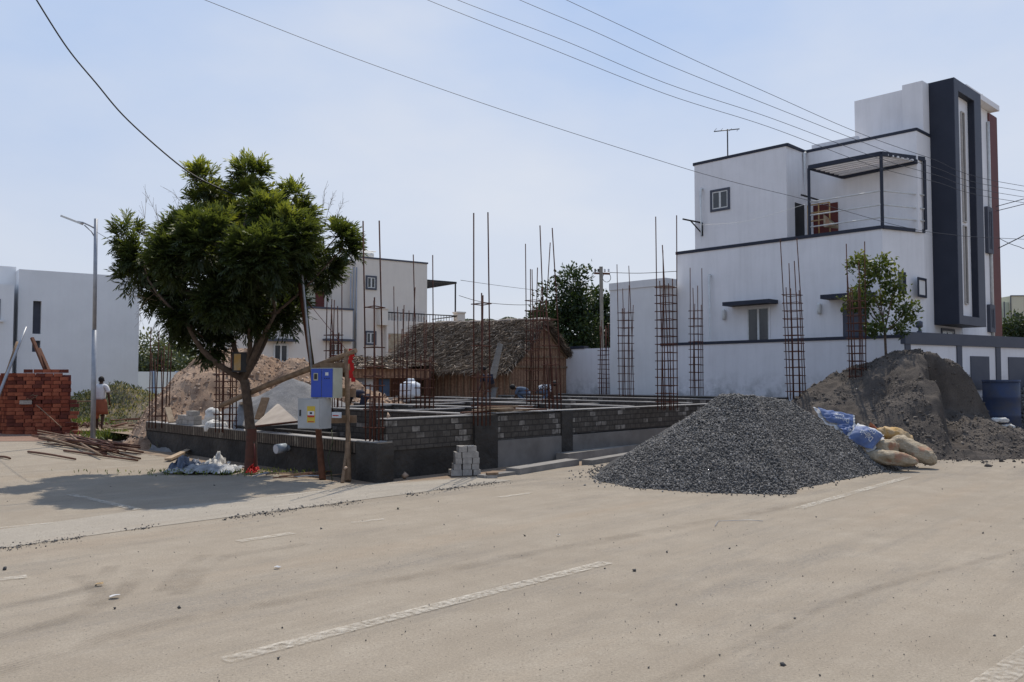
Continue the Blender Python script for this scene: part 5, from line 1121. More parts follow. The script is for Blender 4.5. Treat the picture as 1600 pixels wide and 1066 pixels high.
for k in range(2):
    m = MB(); a_ = .012+k*.212; m.box(fb_, a_, a_+.198, -.014, -.001, zb_+.012, zt_-.012); d_ = m.build('door', 'bluepaint', mbx)
    if k == 0:
        m = MB(); m.box(fb_, a_+.05, a_+.135, -.018, -.0145, zb_+.28, zb_+.40); m.build('frame', 'creambox', d_); m = MB(); m.box(fb_, a_+.065, a_+.12, -.021, -.0185, zb_+.30, zb_+.385); m.build('window', 'darkbase', d_)
    else:
        m = MB(); m.box(fb_, a_+.065, a_+.125, -.018, -.0145, zb_+.36, zb_+.41); m.build('sticker', 'whiteprint', d_)
        for j in range(3): m = MB(); m.tube([fb_.w(a_+.055+j*.042, -.02, zb_+.315), fb_.w(a_+.055+j*.042, -.0145, zb_+.315)], .009, 8); m.build('knob', 'blackprint', d_)
fg = boxframe(466, 13.75); z1, z0 = at(486, 623, 13.7)[2], at(486, 670, 13.7)[2]
fbx = thing('fuse_box', fg.w(.2, .1, z0), 'plain grey metal fuse box with a yellow and red warning label', 'fuse box'); W_ = .43
m = MB(); m.box(fg, 0, W_, 0, .30, z0, z1); m.build('case', 'greybox', fbx)
m = MB(); m.box(fg, .012, W_-.012, -.012, -.001, z0+.012, z1-.012); dr_ = m.build('door', 'greybox', fbx)
m = MB(); m.box(fg, .05, .07, -.03, -.0125, z0+.20, z0+.30); m.build('handle', 'blackmetal', dr_)
lx, lz_ = .19, z0+.10
m = MB(); m.box(fg, lx, lx+.155, -.0145, -.0122, lz_, lz_+.26); lb_ = m.build('warning_label', 'yellow', dr_)
m = MB(); m.box(fg, lx+.012, lx+.143, -.0165, -.0148, lz_+.10, lz_+.18); m.build('white_panel', 'whiteprint', dr_)
m = MB(); m.box(fg, lx+.012, lx+.143, -.0185, -.0168, lz_+.085, lz_+.115); m.build('red_stripe', 'redprint', dr_)
m = MB(); m.box(fg, lx+.02, lx+.135, -.0165, -.0148, lz_+.008, lz_+.022); m.build('red_stripe', 'redprint', dr_)
m = MB(); m.box(fg, lx+.055, lx+.10, -.0185, -.0168, lz_+.135, lz_+.165); m.build('dark_symbol', 'blackprint', dr_)
fs = boxframe(519, 13.7); z0 = at(524, 653, 13.7)[2]
sw = thing('switch_box', fs.w(0, 0, z0), 'tiny white switch box fixed right of the grey fuse box', 'switch box')
m = MB(); m.box(fs, 0, .15, 0, .05, z0, z0+.09); m.build('case', 'plastic_white', sw); m = MB(); m.box(fs, .02, .13, -.006, -.001, z0+.03, z0+.045); m.build('label', 'redprint', sw)
m = MB(); m.tube([tuple(at(518, 672, 13.8)), tuple(at(520, 690, 13.7)), tuple(at(512, 715, 13.6)), tuple(at(517, 735, 13.6)), tuple(gnd(519, 752))], .006, 5); tag(m.build('green_wire', 'leafyoung'), 'thin green wire hanging from the fuse box to the ground', 'wire')
# panel light / framed panes in the tree fork
fp_ = thing('flood_light', at(375, 575, 14.6), 'black framed panel light with yellow panes tied in the tree fork', 'light')
c_ = at(374, 566, 14.75); m = MB(); m.beam(c_+np.array([-.06, 0, .16]), c_+np.array([.08, 0, -.16]), .20, .05, (0, 1, 0)); 
fr_ = Frame(c_, (.94, .34, 0)); m = MB(); m.prism(fr_, [(-.12, 0), (.12, 0), (.12, .05), (-.12, .05)], c_[2]-.17, c_[2]+.17); m.build('frame', 'blackmetal', fp_)
for k in (0, 1): m = MB(); m.box(fr_, -.09, .02, -.008, -.001, c_[2]-.14+k*.145, c_[2]-.01+k*.145); m.build('pane', 'sackyellow', fp_)
m = MB(); m.box(fr_, -.09, .02, .051, .058, c_[2]-.14, c_[2]+.14); m.build('rear_pane', 'sackyellow', fp_)
# pvc pipes
for a_, b_, r, lab in [((431, 702), (446, 700), .085, 'short wide grey pipe stub poking from the low wall'), ((444, 701), (460, 699), .05, 'narrow grey pipe stub beside the wider one in the low wall')]:
    p_, q_ = at(*a_, 15.15 if r > .06 else 15.3), at(*b_, 15.3 if r > .06 else 15.5); m = MB(); m.tube([tuple(p_), tuple(q_)], r, 16); t = thing('pipe_stub', p_, lab, 'pipe'); m.build('pipe', 'pvc', t); m = MB(); m.tube([tuple(p_-(q_-p_)*.02), tuple(p_-(q_-p_)*.005)], r*.9, 16); m.build('end_cap', 'plastic_white', t)

# ------------------------------------------------------------------ containers
DB = at(1564, 593, 24.1); DB[2] = .06; dm = thing('plastic_drum', DB, 'dirty blue plastic drum standing behind the sand heap', 'drum'); rD = 26*DB[1]/F; hD = 85*DB[1]/F
m = MB(); m.lathe(DB, [(rD*.93, 0), (rD, .05), (rD, hD*.33), (rD*1.03, hD*.35), (rD, hD*.37), (rD, hD*.66), (rD*1.03, hD*.68), (rD, hD*.70), (rD, hD*.96), (rD*.93, hD*.96), (rD*.93, hD*.3), (.01, hD*.3)], 28); m.build('drum_body', 'drum', dm)
m = MB(); m.lathe(DB, [(rD*1.035, hD*.965), (rD*1.035, hD), (rD*.95, hD), (rD*.95, hD*.962)], 28, False); m.build('rim', 'drum', dm)
WT = at(641, 620, 26.0); wt = thing('water_tank', WT, 'white plastic water tank with a lid beside the lean-to posts', 'water tank')
r = 17*26/F; m = MB(); m.lathe(WT, [(r, 0), (r*1.02, .1), (r, .15), (r*1.02, .25), (r, .3), (r*.95, .38), (r*.5, .46), (r*.42, .47)], 20); m.build('tank_body', 'plastic_white', wt); m = MB(); m.lathe(WT, [(r*.40, .47), (r*.42, .52), (r*.3, .55)], 14); m.build('lid', 'plastic_white', wt)

def sack(name, c, L, W, H, yaw, mat, label, pitch=0., neck=.0, seed=0, cat='sack', group=None, neckmat=None):
    """a full sack lying down: superellipsoid with lumps, pinched end"""
    nu, nv = 34, 22; t = thing(name, c, label, cat, group); V = []
    cy, sy = math.cos(yaw), math.sin(yaw); cpi, spi = math.cos(pitch), math.sin(pitch); U_ = []
    for i in range(nu+1):
        x = -1+2*i/nu
        prof = (1-abs(x)**3.2)**.55
        if neck and x < -.62: prof = min(prof, .30+.55*max(0, (x+1)/.38)**1.2) if x < -.72 or 1 else prof
        for j in range(nv):
            a = 2*PI*j/nv; y = math.copysign(abs(math.cos(a))**.85, math.cos(a))*prof; z = math.copysign(abs(math.sin(a))**.85, math.sin(a))*prof
            V.append((x, y, z))
    V = np.array(V); nn = fbm(V*2.2+seed*7.3, 4, 81+seed); wr = fbm(V*np.array([1.5, 7, 7])+seed, 3, 91+seed); cr = np.abs(fbm(V*np.array([3.2, 4.5, 4.5])+seed*2, 2, 71+seed))*2
    ds = 1+nn[:, None]*.60+wr[:, None]*.60-(.5-cr[:, None])*.10; V = V*np.array([1, 1, 1])*np.concatenate([np.ones((len(V), 1)), ds, ds], 1)
    X = V[:, 0]*L/2; Yv = V[:, 1]*W/2; Z = V[:, 2]*H/2; Z = np.where(Z < 0, Z*.8, Z)
    X2 = X*cpi+Z*spi; Z2 = -X*spi+Z*cpi
    P = np.stack([c[0]+X2*cy-Yv*sy, c[1]+X2*sy+Yv*cy, c[2]+Z2], 1); idx = np.arange((nu+1)*nv).reshape(nu+1, nv); nx_ = np.roll(idx, -1, 1)
    Fc = np.stack([idx[:-1], nx_[:-1], nx_[1:], idx[1:]], -1).reshape(-1, 4)
    npmesh('sack_body', P, Fc, mat, t, smooth=True)
    if neck:   # ruffled mouth
        e = np.array([c[0]-L/2*cpi*cy*.8, c[1]-L/2*cpi*sy*.8, c[2]+L/2*spi*.8]); m = MB(); k = 20; R0, R1 = [], []
        d = np.array([-cy*cpi, -sy*cpi, spi+.15]); s_ = np.array([-sy, cy, 0]); u_ = np.array([0, 0, 1.])
        for j in range(k+1):
            a = 2*PI*j/k; rr = .055; r2 = .10+.045*math.sin(a*5+seed)+.02*random.random(); R0.append(e+(s_*math.cos(a)+u_*math.sin(a))*rr); R1.append(e+d*(.12+.05*math.sin(3*a))+(s_*math.cos(a)+u_*math.sin(a))*r2)
        for j in range(k): m.face([R0[j], R0[j+1], R1[j+1], R1[j]])
        m.build('tied_mouth', neckmat or mat, t)
    return t
def gsurf(u, v, fn, D=16):   # where a sight line meets a heap surface
    for Dk in np.arange(D, 24, .03):
        p = at(u, v, Dk)
        if p[2] <= fn(np.array([p[0]]), np.array([p[1]]))[0] or p[2] < 0: return p
    return p
yw = math.atan2(-.30, .95)
sack('full_sack', at(1391, 717, 15.1), .92, .36, .27, yw, 'sackbeige', 'beige woven sack lying at the foot of the gravel with a yellow ruffled mouth', pitch=.10, neck=1, seed=1, neckmat='sackyellow')
sack('full_sack', at(1427, 705, 15.6), .86, .40, .35, yw-.25, 'sackbeige', 'plump beige sack slumped to the ground behind the yellow tied one', pitch=.48, seed=2)
sack('full_sack', at(1397, 683, 16.1), .70, .44, .34, yw, 'sackyellow', 'crumpled yellow and red sack between the blue bag and the plump beige sack', pitch=.30, neck=1, seed=3, neckmat='sackred')
sack('full_sack', at(1382, 701, 15.5), .50, .40, .36, .3, 'sackbeige', 'small rounded beige sack tucked beside the blue bag', seed=4)
# blue bags with lettering
def text_mesh(body, size):
    cu = bpy.data.curves.new('t', 'FONT'); cu.body = body; cu.size = size; cu.extrude = 0; o = bpy.data.objects.new('t', cu); COL.objects.link(o)
    dg = bpy.context.evaluated_depsgraph_get(); me = o.evaluated_get(dg).to_mesh(); V = [tuple(v.co) for v in me.vertices]; Fs = [tuple(p.vertices) for p in me.polygons]; o.to_mesh_clear(); bpy.data.objects.remove(o); bpy.data.curves.remove(cu)
    return V, Fs
def bag(cpts, label, seed, lines, bulge=.12, mat='bagblue', whitev=None, under=.05):
    """empty printed bag: a crumpled sheet over four corner points (0,0)(1,0)(1,1)(0,1)"""
    c = [np.array(p, float) for p in cpts]; ctr = sum(c)/4; t = thing('cement_bag', ctr, label, 'bag')
    nrm = np.cross(c[1]-c[0], c[3]-c[0]); nrm /= np.linalg.norm(nrm); nrm = nrm if nrm[2] > 0 or nrm[1] < 0 else -nrm
    if nrm[1] > 0: nrm = -nrm
    def S(u, v, off=0.):
        u = np.asarray(u, float); v = np.asarray(v, float); p = (c[0][None]*((1-u)*(1-v))[:, None]+c[1][None]*(u*(1-v))[:, None]+c[2][None]*(u*v)[:, None]+c[3][None]*((1-u)*v)[:, None])
        b = bulge*np.sin(np.clip(u, 0, 1)*PI)**.7*np.sin(np.clip(v, 0, 1)*PI)**.7; q = np.stack([u*2.3, v*2.3], -1)+seed*3.1; w_ = fbm(q, 4, 100+seed)*.13+np.abs(fbm(q*2.1, 2, 120+seed))*-.07
        return p+nrm[None]*(b+w_+off)[:, None]
    n = 26; uu, vv = np.meshgrid(np.linspace(0, 1, n), np.linspace(0, 1, n)); P = S(uu.ravel(), vv.ravel()); idx = np.arange(n*n).reshape(n, n); Fc = np.stack([idx[:-1, :-1], idx[:-1, 1:], idx[1:, 1:], idx[1:, :-1]], -1)
    wv = int(n*whitev) if whitev else 0
    npmesh('printed_face', P, Fc[:n-1-wv].reshape(-1, 4), mat, t, smooth=True)
    P2 = S(uu.ravel()*1.16-.08, vv.ravel()*1.26-.16, -under); npmesh('white_lining', P2, Fc.reshape(-1, 4), 'bagwhite', t, smooth=True)
    if wv: npmesh('white_end', P, Fc[n-1-wv:].reshape(-1, 4), 'bagwhite', t, smooth=True)
    for (txt, size, cu_, cv_, asp) in lines:
        V, Fs = text_mesh(txt, size); V = np.array(V); w_ = V[:, 0].max()-V[:, 0].min(); h_ = V[:, 1].max()
        u = cu_-(V[:, 0]-w_/2)*1.0; v = cv_-(V[:, 1]-h_/2)*asp      # printed upside down as the bags lie
        P = S(u, v, .012); me = bpy.data.meshes.new('lettering'); off = np.array(parent_loc(t)); me.from_pydata([tuple(p-off) for p in P], [], Fs); link('lettering', me, 'whiteprint', t)
    return t
def gz(u, v, dz=.03, D=14): p = gsurf(u, v, gravel_h, D); p[2] += dz; return p
# corners: bottom-left, bottom-right, top-right, top-left
Dm = 15.45
bag([at(1275, 638, Dm+.6), at(1330, 650, Dm+.6), at(1334, 663, Dm+.45), at(1292, 660, Dm+.3)][::1] and [at(1292, 659, Dm+.15), at(1334, 666, Dm+.15), at(1333, 647, Dm+.35), at(1277, 637, Dm+.35)], 'flattened empty blue printed bag highest on the gravel slope', 1, [('DSP', .19, .55, .62, 1.9), ('Dalmia', .18, .60, .27, 1.8)], .04)
bag([at(1318, 678, Dm-.05), at(1334, 690, Dm-.1), at(1346, 666, Dm+.1), at(1309, 662, Dm+.1)], 'narrow creased blue bag caught between the two larger blue bags', 2, [('DSP', .30, .62, .5, 1.1)], .03)
bag([at(1325, 685, Dm-.25), at(1363, 702, Dm-.3), at(1383, 678, Dm), at(1341, 660, Dm+.05)], 'bulging blue printed bag with a white end beside the yellow sacks', 3, [('Dalmia', .20, .50, .30, 1.4), ('DSP', .18, .56, .56, 1.3)], .14, whitev=.26, under=.10)
for u, v, lab in [(1318, 690, 'crumpled white bag scrap on the gravel below the blue bags'), (1330, 700, 'white paper strip hanging down the gravel from the blue bag')]:
    p_ = at(u, v, Dm-.1); V = np.array([[p_[0]+(-.12+.24*i/7)-.12*j/7*-1, p_[1]+.02*math.sin(i*2+j), p_[2]-.16*j/7*1.2+.03*math.sin(i*1.3+j*1.9)] for j in range(8) for i in range(8)]); idx = np.arange(64).reshape(8, 8)
    Fc = np.stack([idx[:-1, :-1], idx[:-1, 1:], idx[1:, 1:], idx[1:, :-1]], -1).reshape(-1, 4); tag(npmesh('bag_scrap', V, Fc, 'bagwhite', smooth=True), lab, 'scrap')
# white bags near the drum
for u, v, yw_, lab in [(1562, 653, -.25, 'upper of two white bags lying in front of the blue drum'), (1571, 663, -.5, 'lower of two white bags lying in front of the blue drum')]:
    c_ = at(u, v, 19.6); c_[2] -= .06; sack('white_bag', c_, .40, .20, .13, yw_, 'sackwhite', lab, seed=6)
# big white sacks by the rebar
for (u, v, D, L, lab, pt) in [(334, 650, 18.3, .62, 'upright bulging white sack with a tied neck behind the tree trunk', 1.35), (338, 662, 18.0, .5, 'squat white sack at the foot of the tall tied one', .2)]:
    c_ = at(u, v, D); c_[2] -= .12; sack('white_sack', c_, L, .42, .40, .4, 'sackwhite', lab, pitch=pt, seed=8)

# ------------------------------------------------------------------ red brick stack (each brick an object)
BK = gnd(22, 679); br_b = np.array([.985, .172, 0]); FBk = Frame(BK, (-.80, .60, 0), br_b)
bl, bh, bw = .245, .112, .078; random.seed(5); bmesh_cache = []
def brick_mesh(seed):
    m = MB(); fr = Frame((0, 0), (1, 0, 0), (0, 1, 0)); e = .007; j = lambda: random.uniform(-.003, .003)
    m.prism(fr, [(-bl/2+e+j()-0, -bw/2+e), (bl/2-e+j(), -bw/2+j()+e), (bl/2-e, bw/2-e+j()), (-bl/2+e, bw/2-e)], 0, bh-.010); me = bpy.data.meshes.new('red_brick'); me.from_pydata(m.v, [], m.f); me.materials.append(M['brickv%d' % (seed % 3)]); return me
for i, (a_, b_) in enumerate([((.23, .064, .034), (.14, .036, .022)), ((.13, .036, .024), (.08, .024, .017)), ((.32, .105, .055), (.20, .056, .033))]): M['brickv%d' % i] = plain('red_brick_clay', a_, b_, 9, .92, .4)
bmesh_cache = [brick_mesh(i) for i in range(6)]; nbk = 0
def put_brick(p, yaw, lab, grp, tilt=0.):
    global nbk
    o = bpy.data.objects.new('red_brick', random.choice(bmesh_cache)); COL.objects.link(o); o.location = tuple(p); o.rotation_euler = (tilt, 0, yaw); tag(o, lab, 'brick', grp); nbk += 1
yb_ = math.atan2(br_b[1], br_b[0]); ya_ = math.atan2(.60, -.80)
LB1, GB1 = 'red clay brick laid in the tall stack at the left edge', 'red bricks in the stack at the left edge'
for c in range(17):
    nr = 7 if c < 3 else (7-(c % 3 == 0) if c < 9 else (6 if c < 14 else 6-(c % 2))); off = (c % 2)*.5*bl*.4+random.uniform(-.01, .02)
    for k in range(int(nr)):
        if c < 6 and 1 <= k <= 3 and c > 1: pass
        t_ = .13+k*bl+off-(0 if c < 14 else 0); d_ = random.choice([0, 0, .012, .03, -.02, -.045])+random.uniform(-.012, .012)
        if c >= 16 and (k < 1): continue
        put_brick(FBk.w(bw/2+.0+d_+.01*(c/16)*3, t_, c*bh), yb_+random.uniform(-.05, .05), LB1, GB1)
    for k in range(8 if c < 15 else 7):
        s_ = .10+bw*.5+k*(bw+.004)+bl*0; put_brick(FBk.w(s_+.02, -bl/2+.115+random.uniform(-.012, .012), c*bh), yb_+random.uniform(-.01, .01), LB1, GB1) if c < 16 else None
m = MB(); m.box(FBk, .085, .085+1.5, .12, 1.55, 0, 15*bh+.05); m.box(FBk, .75, 3.0, -.10, 1.4, 0, 15*bh); tag(m.build('brick_stack_core', 'redbrown'), 'bulk of red bricks packed inside the stack at the left edge', 'bricks', kind='stuff')
# stepped and loose bricks in front
LB2, GB2 = 'loose red brick stepped out in front of the tall brick stack', 'loose red bricks in front of the brick stack'
for (t_, s_, z, n_) in [(.35, -.10, 0, 6), (.40, -.10, bh, 5), (.62, -.10, 2*bh, 4), (.80, -.10, 3*bh, 3), (.95, -.10, 4*bh, 1), (.55, -.20, 0, 5), (.80, -.20, bh, 3), (.9, -.20, 2*bh, 1), (.95, -.30, 0, 2)]:
    for k in range(n_): put_brick(FBk.w(s_+random.uniform(-.015, .015), t_+k*bl*1.02+random.uniform(0, .03), z), yb_+random.uniform(-.15, .15), LB2, GB2)
for k in range(7): put_brick(FBk.w(-.42-.05*(k % 2), .45+k*.27, 0), yb_+random.uniform(-.12, .12), LB2, GB2)
put_brick(FBk.w(-.12, 1.45, 2*bh+.02), yb_+.4, LB2, GB2, .3)
cc_ = thing('block_on_bricks', FBk.w(0, .25, .9), 'grey concrete block resting on a ledge of the red brick stack', 'block'); m = MB(); m.box(FBk, -.09, -.002, .12, .42, 8*bh-.02, 9*bh-.02); m.build('block', 'stone', cc_)
m = MB(); c_ = np.array(FBk.w(-.05, .42, 9*bh))
m.tube([tuple(c_+np.array([.16*math.cos(a)*(1+.1*math.sin(3*a)), .05*math.sin(a), .07+.06*math.sin(a*1.0+.5)+.02*math.sin(5*a)])) for a in np.linspace(0, 6*PI, 50)], .006, 4); tag(m.build('rope_coil', 'wood'), 'small coil of brown rope lying on the block in the brick stack', 'rope')

# ------------------------------------------------------------------ sticks, planks, poles
def stick(p, q, r, mat, name, label, cat, group=None, kind='round', w=.12, bend=.02):
    p, q = np.array(p, float), np.array(q, float); m = MB()
    if kind == 'round':
        L = np.linalg.norm(q-p); o = rng.normal(0, bend*L, 3); o[2] = abs(o[2])*.6; n = 5; m.tube([tuple(p+(q-p)*k/n+o*math.sin(PI*k/n)) for k in range(n+1)], [r*(1-.25*k/n) for k in range(n+1)], 6)
    else: m.beam(p, q, w, r)
    return tag(m.build(name, mat), label, cat, group)
g0 = lambda u, v, z=.03: (lambda p: np.array([p[0], p[1], z]))(gnd(u, v))
for k in range(27):
    f = k/26; a_ = g0(50+rng.uniform(0, 70)+10*f, 686+rng.uniform(-4, 8)+4*f, .04+.05*(k % 4)); b_ = g0(160+rng.uniform(-10, 65), 702+rng.uniform(-4, 18), .03+.05*((k*7) % 4))
    stick(a_, b_, rng.uniform(.016, .028), ['redwood', 'rebar', 'redwood', 'wood'][k % 4], 'scaffold_pole', 'rusty brown pole lying in the heap by the street lamp foot', 'pole', 'brown poles heaped by the street lamp', bend=.007)
for (u0, v0, u1, v1) in [(44, 708, 118, 720), (0, 716, 16, 719), (100, 706, 215, 722)]: stick(g0(u0, v0), g0(u1, v1), .025, 'redwood', 'scaffold_pole', 'rusty brown pole lying in the heap by the street lamp foot' if 0 else {100: 'isolated brown pole lying in front of the pole heap', 44: 'thin brown pole lying apart on the dusty road', 0: 'short dark stick at the left edge of the road'}[u0], 'pole')
p_ = g0(178, 693); tag(stones('rubble_lump', np.array([[-.1, 0, 0], [.2, .1, 0], [.5, -.1, 0], [.1, .3, 0]])+p_, [.10, .08, .09, .07], 'earthclods'), 'small pale rubble lumps at the end of the pole heap', 'rubble', kind='stuff')
GP, LP = 'planks strewn before the low wall', 'weathered plank strewn on the dirt between the lamp and the low wall'
for k in range(46):
    u, v = rng.uniform(160, 258), rng.uniform(655, 688); p_ = g0(u, v, .05+.055*(k % 6)); an_ = rng.normal(.25, .55); L_k = rng.uniform(.6, 1.5); q_ = p_+np.array([math.cos(an_), math.sin(an_), rng.uniform(-.02, .10)])*L_k
    stick(p_, q_, .03, ['wood', 'palewood', 'redwood'][k % 3], 'plank', LP, 'plank', GP, 'flat', rng.uniform(.07, .15))
for (u0, v0, u1, v1, mt, lab) in [(262, 722, 298, 708, 'palewood', 'short pale board lying alone on the dirt before the low wall'), (115, 686, 245, 672, 'palewood', 'long pale board lying across the dirt behind the lamp'), (190, 663, 290, 655, 'wood', 'long weathered board near the far end of the low wall')]:
    stick(g0(u0, v0, .05), g0(u1, v1, .09), .04, mt, 'plank', lab, 'plank', None, 'flat', .12)
stick(at(262, 637, 18.8), at(268, 660, 18.6), .04, 'palewood', 'plank', 'short pale plank tilted upright behind the block pile', 'plank', None, 'flat', .12)
stick(g0(372, 650, .55), at(386, 630, 16.5), .05, 'palewood', 'plank', 'tilted brown plank just left of the tree trunk', 'plank', None, 'flat', .2)
stick(at(404, 655, 17), at(415, 622, 17.3), .04, 'wood', 'plank', 'brown plank standing tilted against the grey aggregate heap', 'plank', None, 'flat', .16)
GR, LR = 'rough brown boards in the pile on the block wall', 'rough brown board in the pile lying on the block wall by the tall rebar'
for k in range(11):
    t_ = 2.5+rng.uniform(0, .9)+k*.05; c_ = np.array(FK.w(.15+rng.uniform(-.15, .45), t_+.25, 1.0+.022*(k % 5))); an_ = math.atan2(R_[1], R_[0])*.35+rng.normal(0, .30); Lk = rng.uniform(.5, 1.15)/2; d = np.array([math.cos(an_), math.sin(an_), rng.uniform(-.02, .04)])
    stick(c_-d*Lk, c_+d*Lk, .025, ['redwood', 'wood', 'palewood'][k % 3], 'rough_board', LR, 'board', GR, 'flat', rng.uniform(.08, .14))
for (u0, v0, D_0, u1, v1, D_1, lab) in [(-8, 632, 24.3, 41, 511, 25.3, 'longer grey pole leaning against the red brick stack'), (-3, 622, 24.6, 27, 534, 25.2, 'shorter grey pole leaning beside the longer one on the brick stack')]:
    p_, q_ = at(u0, v0, D_0), at(u1, v1, D_1); p2 = p_+(p_-q_)*.35; stick(p2, q_, .045, 'wood' if u0 == -3 else 'galv', 'leaning_pole', lab, 'pole', bend=.004)
zz = 17*bh
for (u0, v0, u1, v1, lab) in [(72, 581, 50, 528, 'upper brown timber leaning on top of the brick stack'), (77, 581, 61, 545, 'lower brown timber leaning on top of the brick stack')]:
    stick(at(u0, v0, 26.2), at(u1, v1, 26.5), .07, 'redwood', 'timber', lab, 'timber', None, 'flat', .09)
stick(at(57, 633, 24.9), at(96, 668, 24.4), .014, 'wood', 'thin_rod', 'thin pale rod leaning down the front of the brick stack', 'rod', bend=.003)
stick(at(104, 620, 27), at(112, 665, 26.8), .03, 'wood', 'fence_stake', 'leaning stake at the right end of the brick stack', 'stake'); stick(at(100, 629, 27), at(146, 627, 27.5), .025, 'wood', 'fence_rail', 'rough horizontal rail between the brick stack and the street lamp', 'rail')
p_ = g0(128, 668); tag(stones('brick_rubble', p_+np.stack([rng.normal(0, .45, 260), rng.normal(0, .35, 260), rng.uniform(0, .12, 260)], 1), rng.uniform(.03, .07, 260), tintmat('brown_rubble', (.09, .05, .035), (.24, .14, .10))), 'low heap of brown brick rubble right of the brick stack', 'rubble', kind='stuff')
m = MB(); c_ = BK; m.face([tuple(np.array(gx(*q)).tolist())+(.006,) for q in [(-60, 690), (60, 690), (150, 684), (118, 668), (-60, 668)]]); M['reddust'] = groundmat('red_brick_dust', (.27, .165, .12), (.23, .15, .11), (.32, .215, .16)); o = m.build('red_dust_patch', 'reddust'); o['kind'] = 'structure'
# steel sheet and mixing plates
ms_ = thing('mortar_tray', g0(430, 660, .6), 'dusty triangular steel tray tilted before the grey aggregate heap', 'tray'); m = MB(); A_1, A_2, A_3, A_4 = at(393, 667, 16.2), at(466, 659, 15.6), at(433, 631, 17.2), at(436, 631.5, 17.2)
m.face([A_1, A_2, A_4, A_3]); m.build('plate', 'steelplate', ms_); m = MB(); m.tube([tuple(A_1), tuple(A_2)], .02, 5); m.build('rim', 'rebar', ms_)
ts = thing('tin_sheet', at(775, 585, 28.2), 'corrugated tin sheet leaning on the thatched roof', 'sheet'); p0, p1, p2, p3 = at(764, 590, 28.0), at(775, 592, 28.0), at(786, 538, 29), at(778, 536, 29); n = 40; V = []
for i in range(n+1):
    f = i/n; a_, b_ = p0*(1-f)+p1*f, p3*(1-f)+p2*f; o_ = np.array([0, -.02*math.sin(f*PI*12), 0]); V += [a_+o_, b_+o_]
idx = np.arange(2*(n+1)).reshape(n+1, 2); npmesh('sheet', np.array(V), np.stack([idx[:-1, 0], idx[1:, 0], idx[1:, 1], idx[:-1, 1]], -1), 'tin', ts)

# ------------------------------------------------------------------ concrete block stack (each block an object)
BS = gnd(706, 744); fBS = Frame(BS, (-.25, .97, 0), (.97, .25, 0)); 
def block(name, fr, t0, s0, z0, lt_, ls, h, lab, grp, mat='stone'):
    m = MB(); e = random.uniform(.002, .006); m.prism(fr, [(s0+e, t0+e), (s0+ls-e, t0+.003), (s0+ls-e, t0+lt_-e), (s0+e, t0+lt_-e)], z0, z0+h-.004); o = m.build(name, mat); tag(o, lab, 'block', grp)
    md = o.modifiers.new('b', 'BEVEL'); md.width = .006; md.segments = 2; return o
GBk, LBk = 'grey concrete blocks in the small stack by the plinth', 'pale concrete block in the small stack standing by the plinth'
hB = .098
for lay, row in enumerate([[(-.02, .19), (.18, .17), (.36, .13)], [(.04, .13), (.18, .15), (.335, .13)], [(.06, .12), (.185, .16), (.35, .12)], [(.06, .11), (.18, .28)], [(.12, .14), (.265, .15)]]):
    for (t0, lt_) in row:
        for s_ in (0, .125): block('concrete_block', fBS, t0+random.uniform(-.006, .006), s_, lay*hB, lt_, .12, hB, LBk, GBk)
c_ = gnd(757, 748); fr2 = Frame(c_, (-.3, .95, 0), (.95, .3, 0)); block('brick_scrap', fr2, 0, 0, 0, .22, .12, .05, 'flat broken block lying right of the block stack', None, 'stone'); block('brick_scrap', fr2, .05, .02, .052, .2, .1, .04, 'broken brown block resting on the flat broken block', None, 'wood')
c_ = FK.w(SL-1.9, .05, .62); fr3 = Frame(c_, (L_[0], L_[1], 0), (R_[0], R_[1], 0))
for i, (s_, z, l_) in enumerate([(0, 0, .3), (.32, 0, .3), (.64, 0, .3), (0, .10, .3), (.3, .10, .3), (.6, .10, .25), (.1, .2, .3)]):
    m = MB(); m.box(fr3, s_-.6, s_-.6+l_, .0+.02*(i % 2), .2, z, z+.095) if 0 else m.box(Frame(c_, (L_[0], L_[1], 0), (R_[0], R_[1], 0)), s_-.6, s_-.6+l_, .02, .2, .62+z, .62+z+.095)
    tag(m.build('concrete_block', 'stone'), 'grey concrete block in the low pile on the front wall by the far rebar column', 'block', 'grey blocks piled on the front wall')
for u, v, D, r in [(540, 732, 13.5, .05), (606, 651, 13.9, .07)]:
    p_ = at(u, v, D); o = stones('rubble_stone', np.array([[0, 0, 0.]]), [r], 'earthclods', None, np.array([.7])); o.location = tuple(p_); tag(o, {540: 'small pale stone at the foot of the dark plinth corner', 606: 'lump of mortar lying on the end of the side wall'}[u], 'stone')
p_ = gnd(632, 748); o = stones('rubble_stone', np.array([[0, 0, .05]]), [.08], 'earthclods', None, np.array([.5])); o.location = tuple(p_); tag(o, 'pointed grey stone upright on the road edge before the plinth', 'stone')

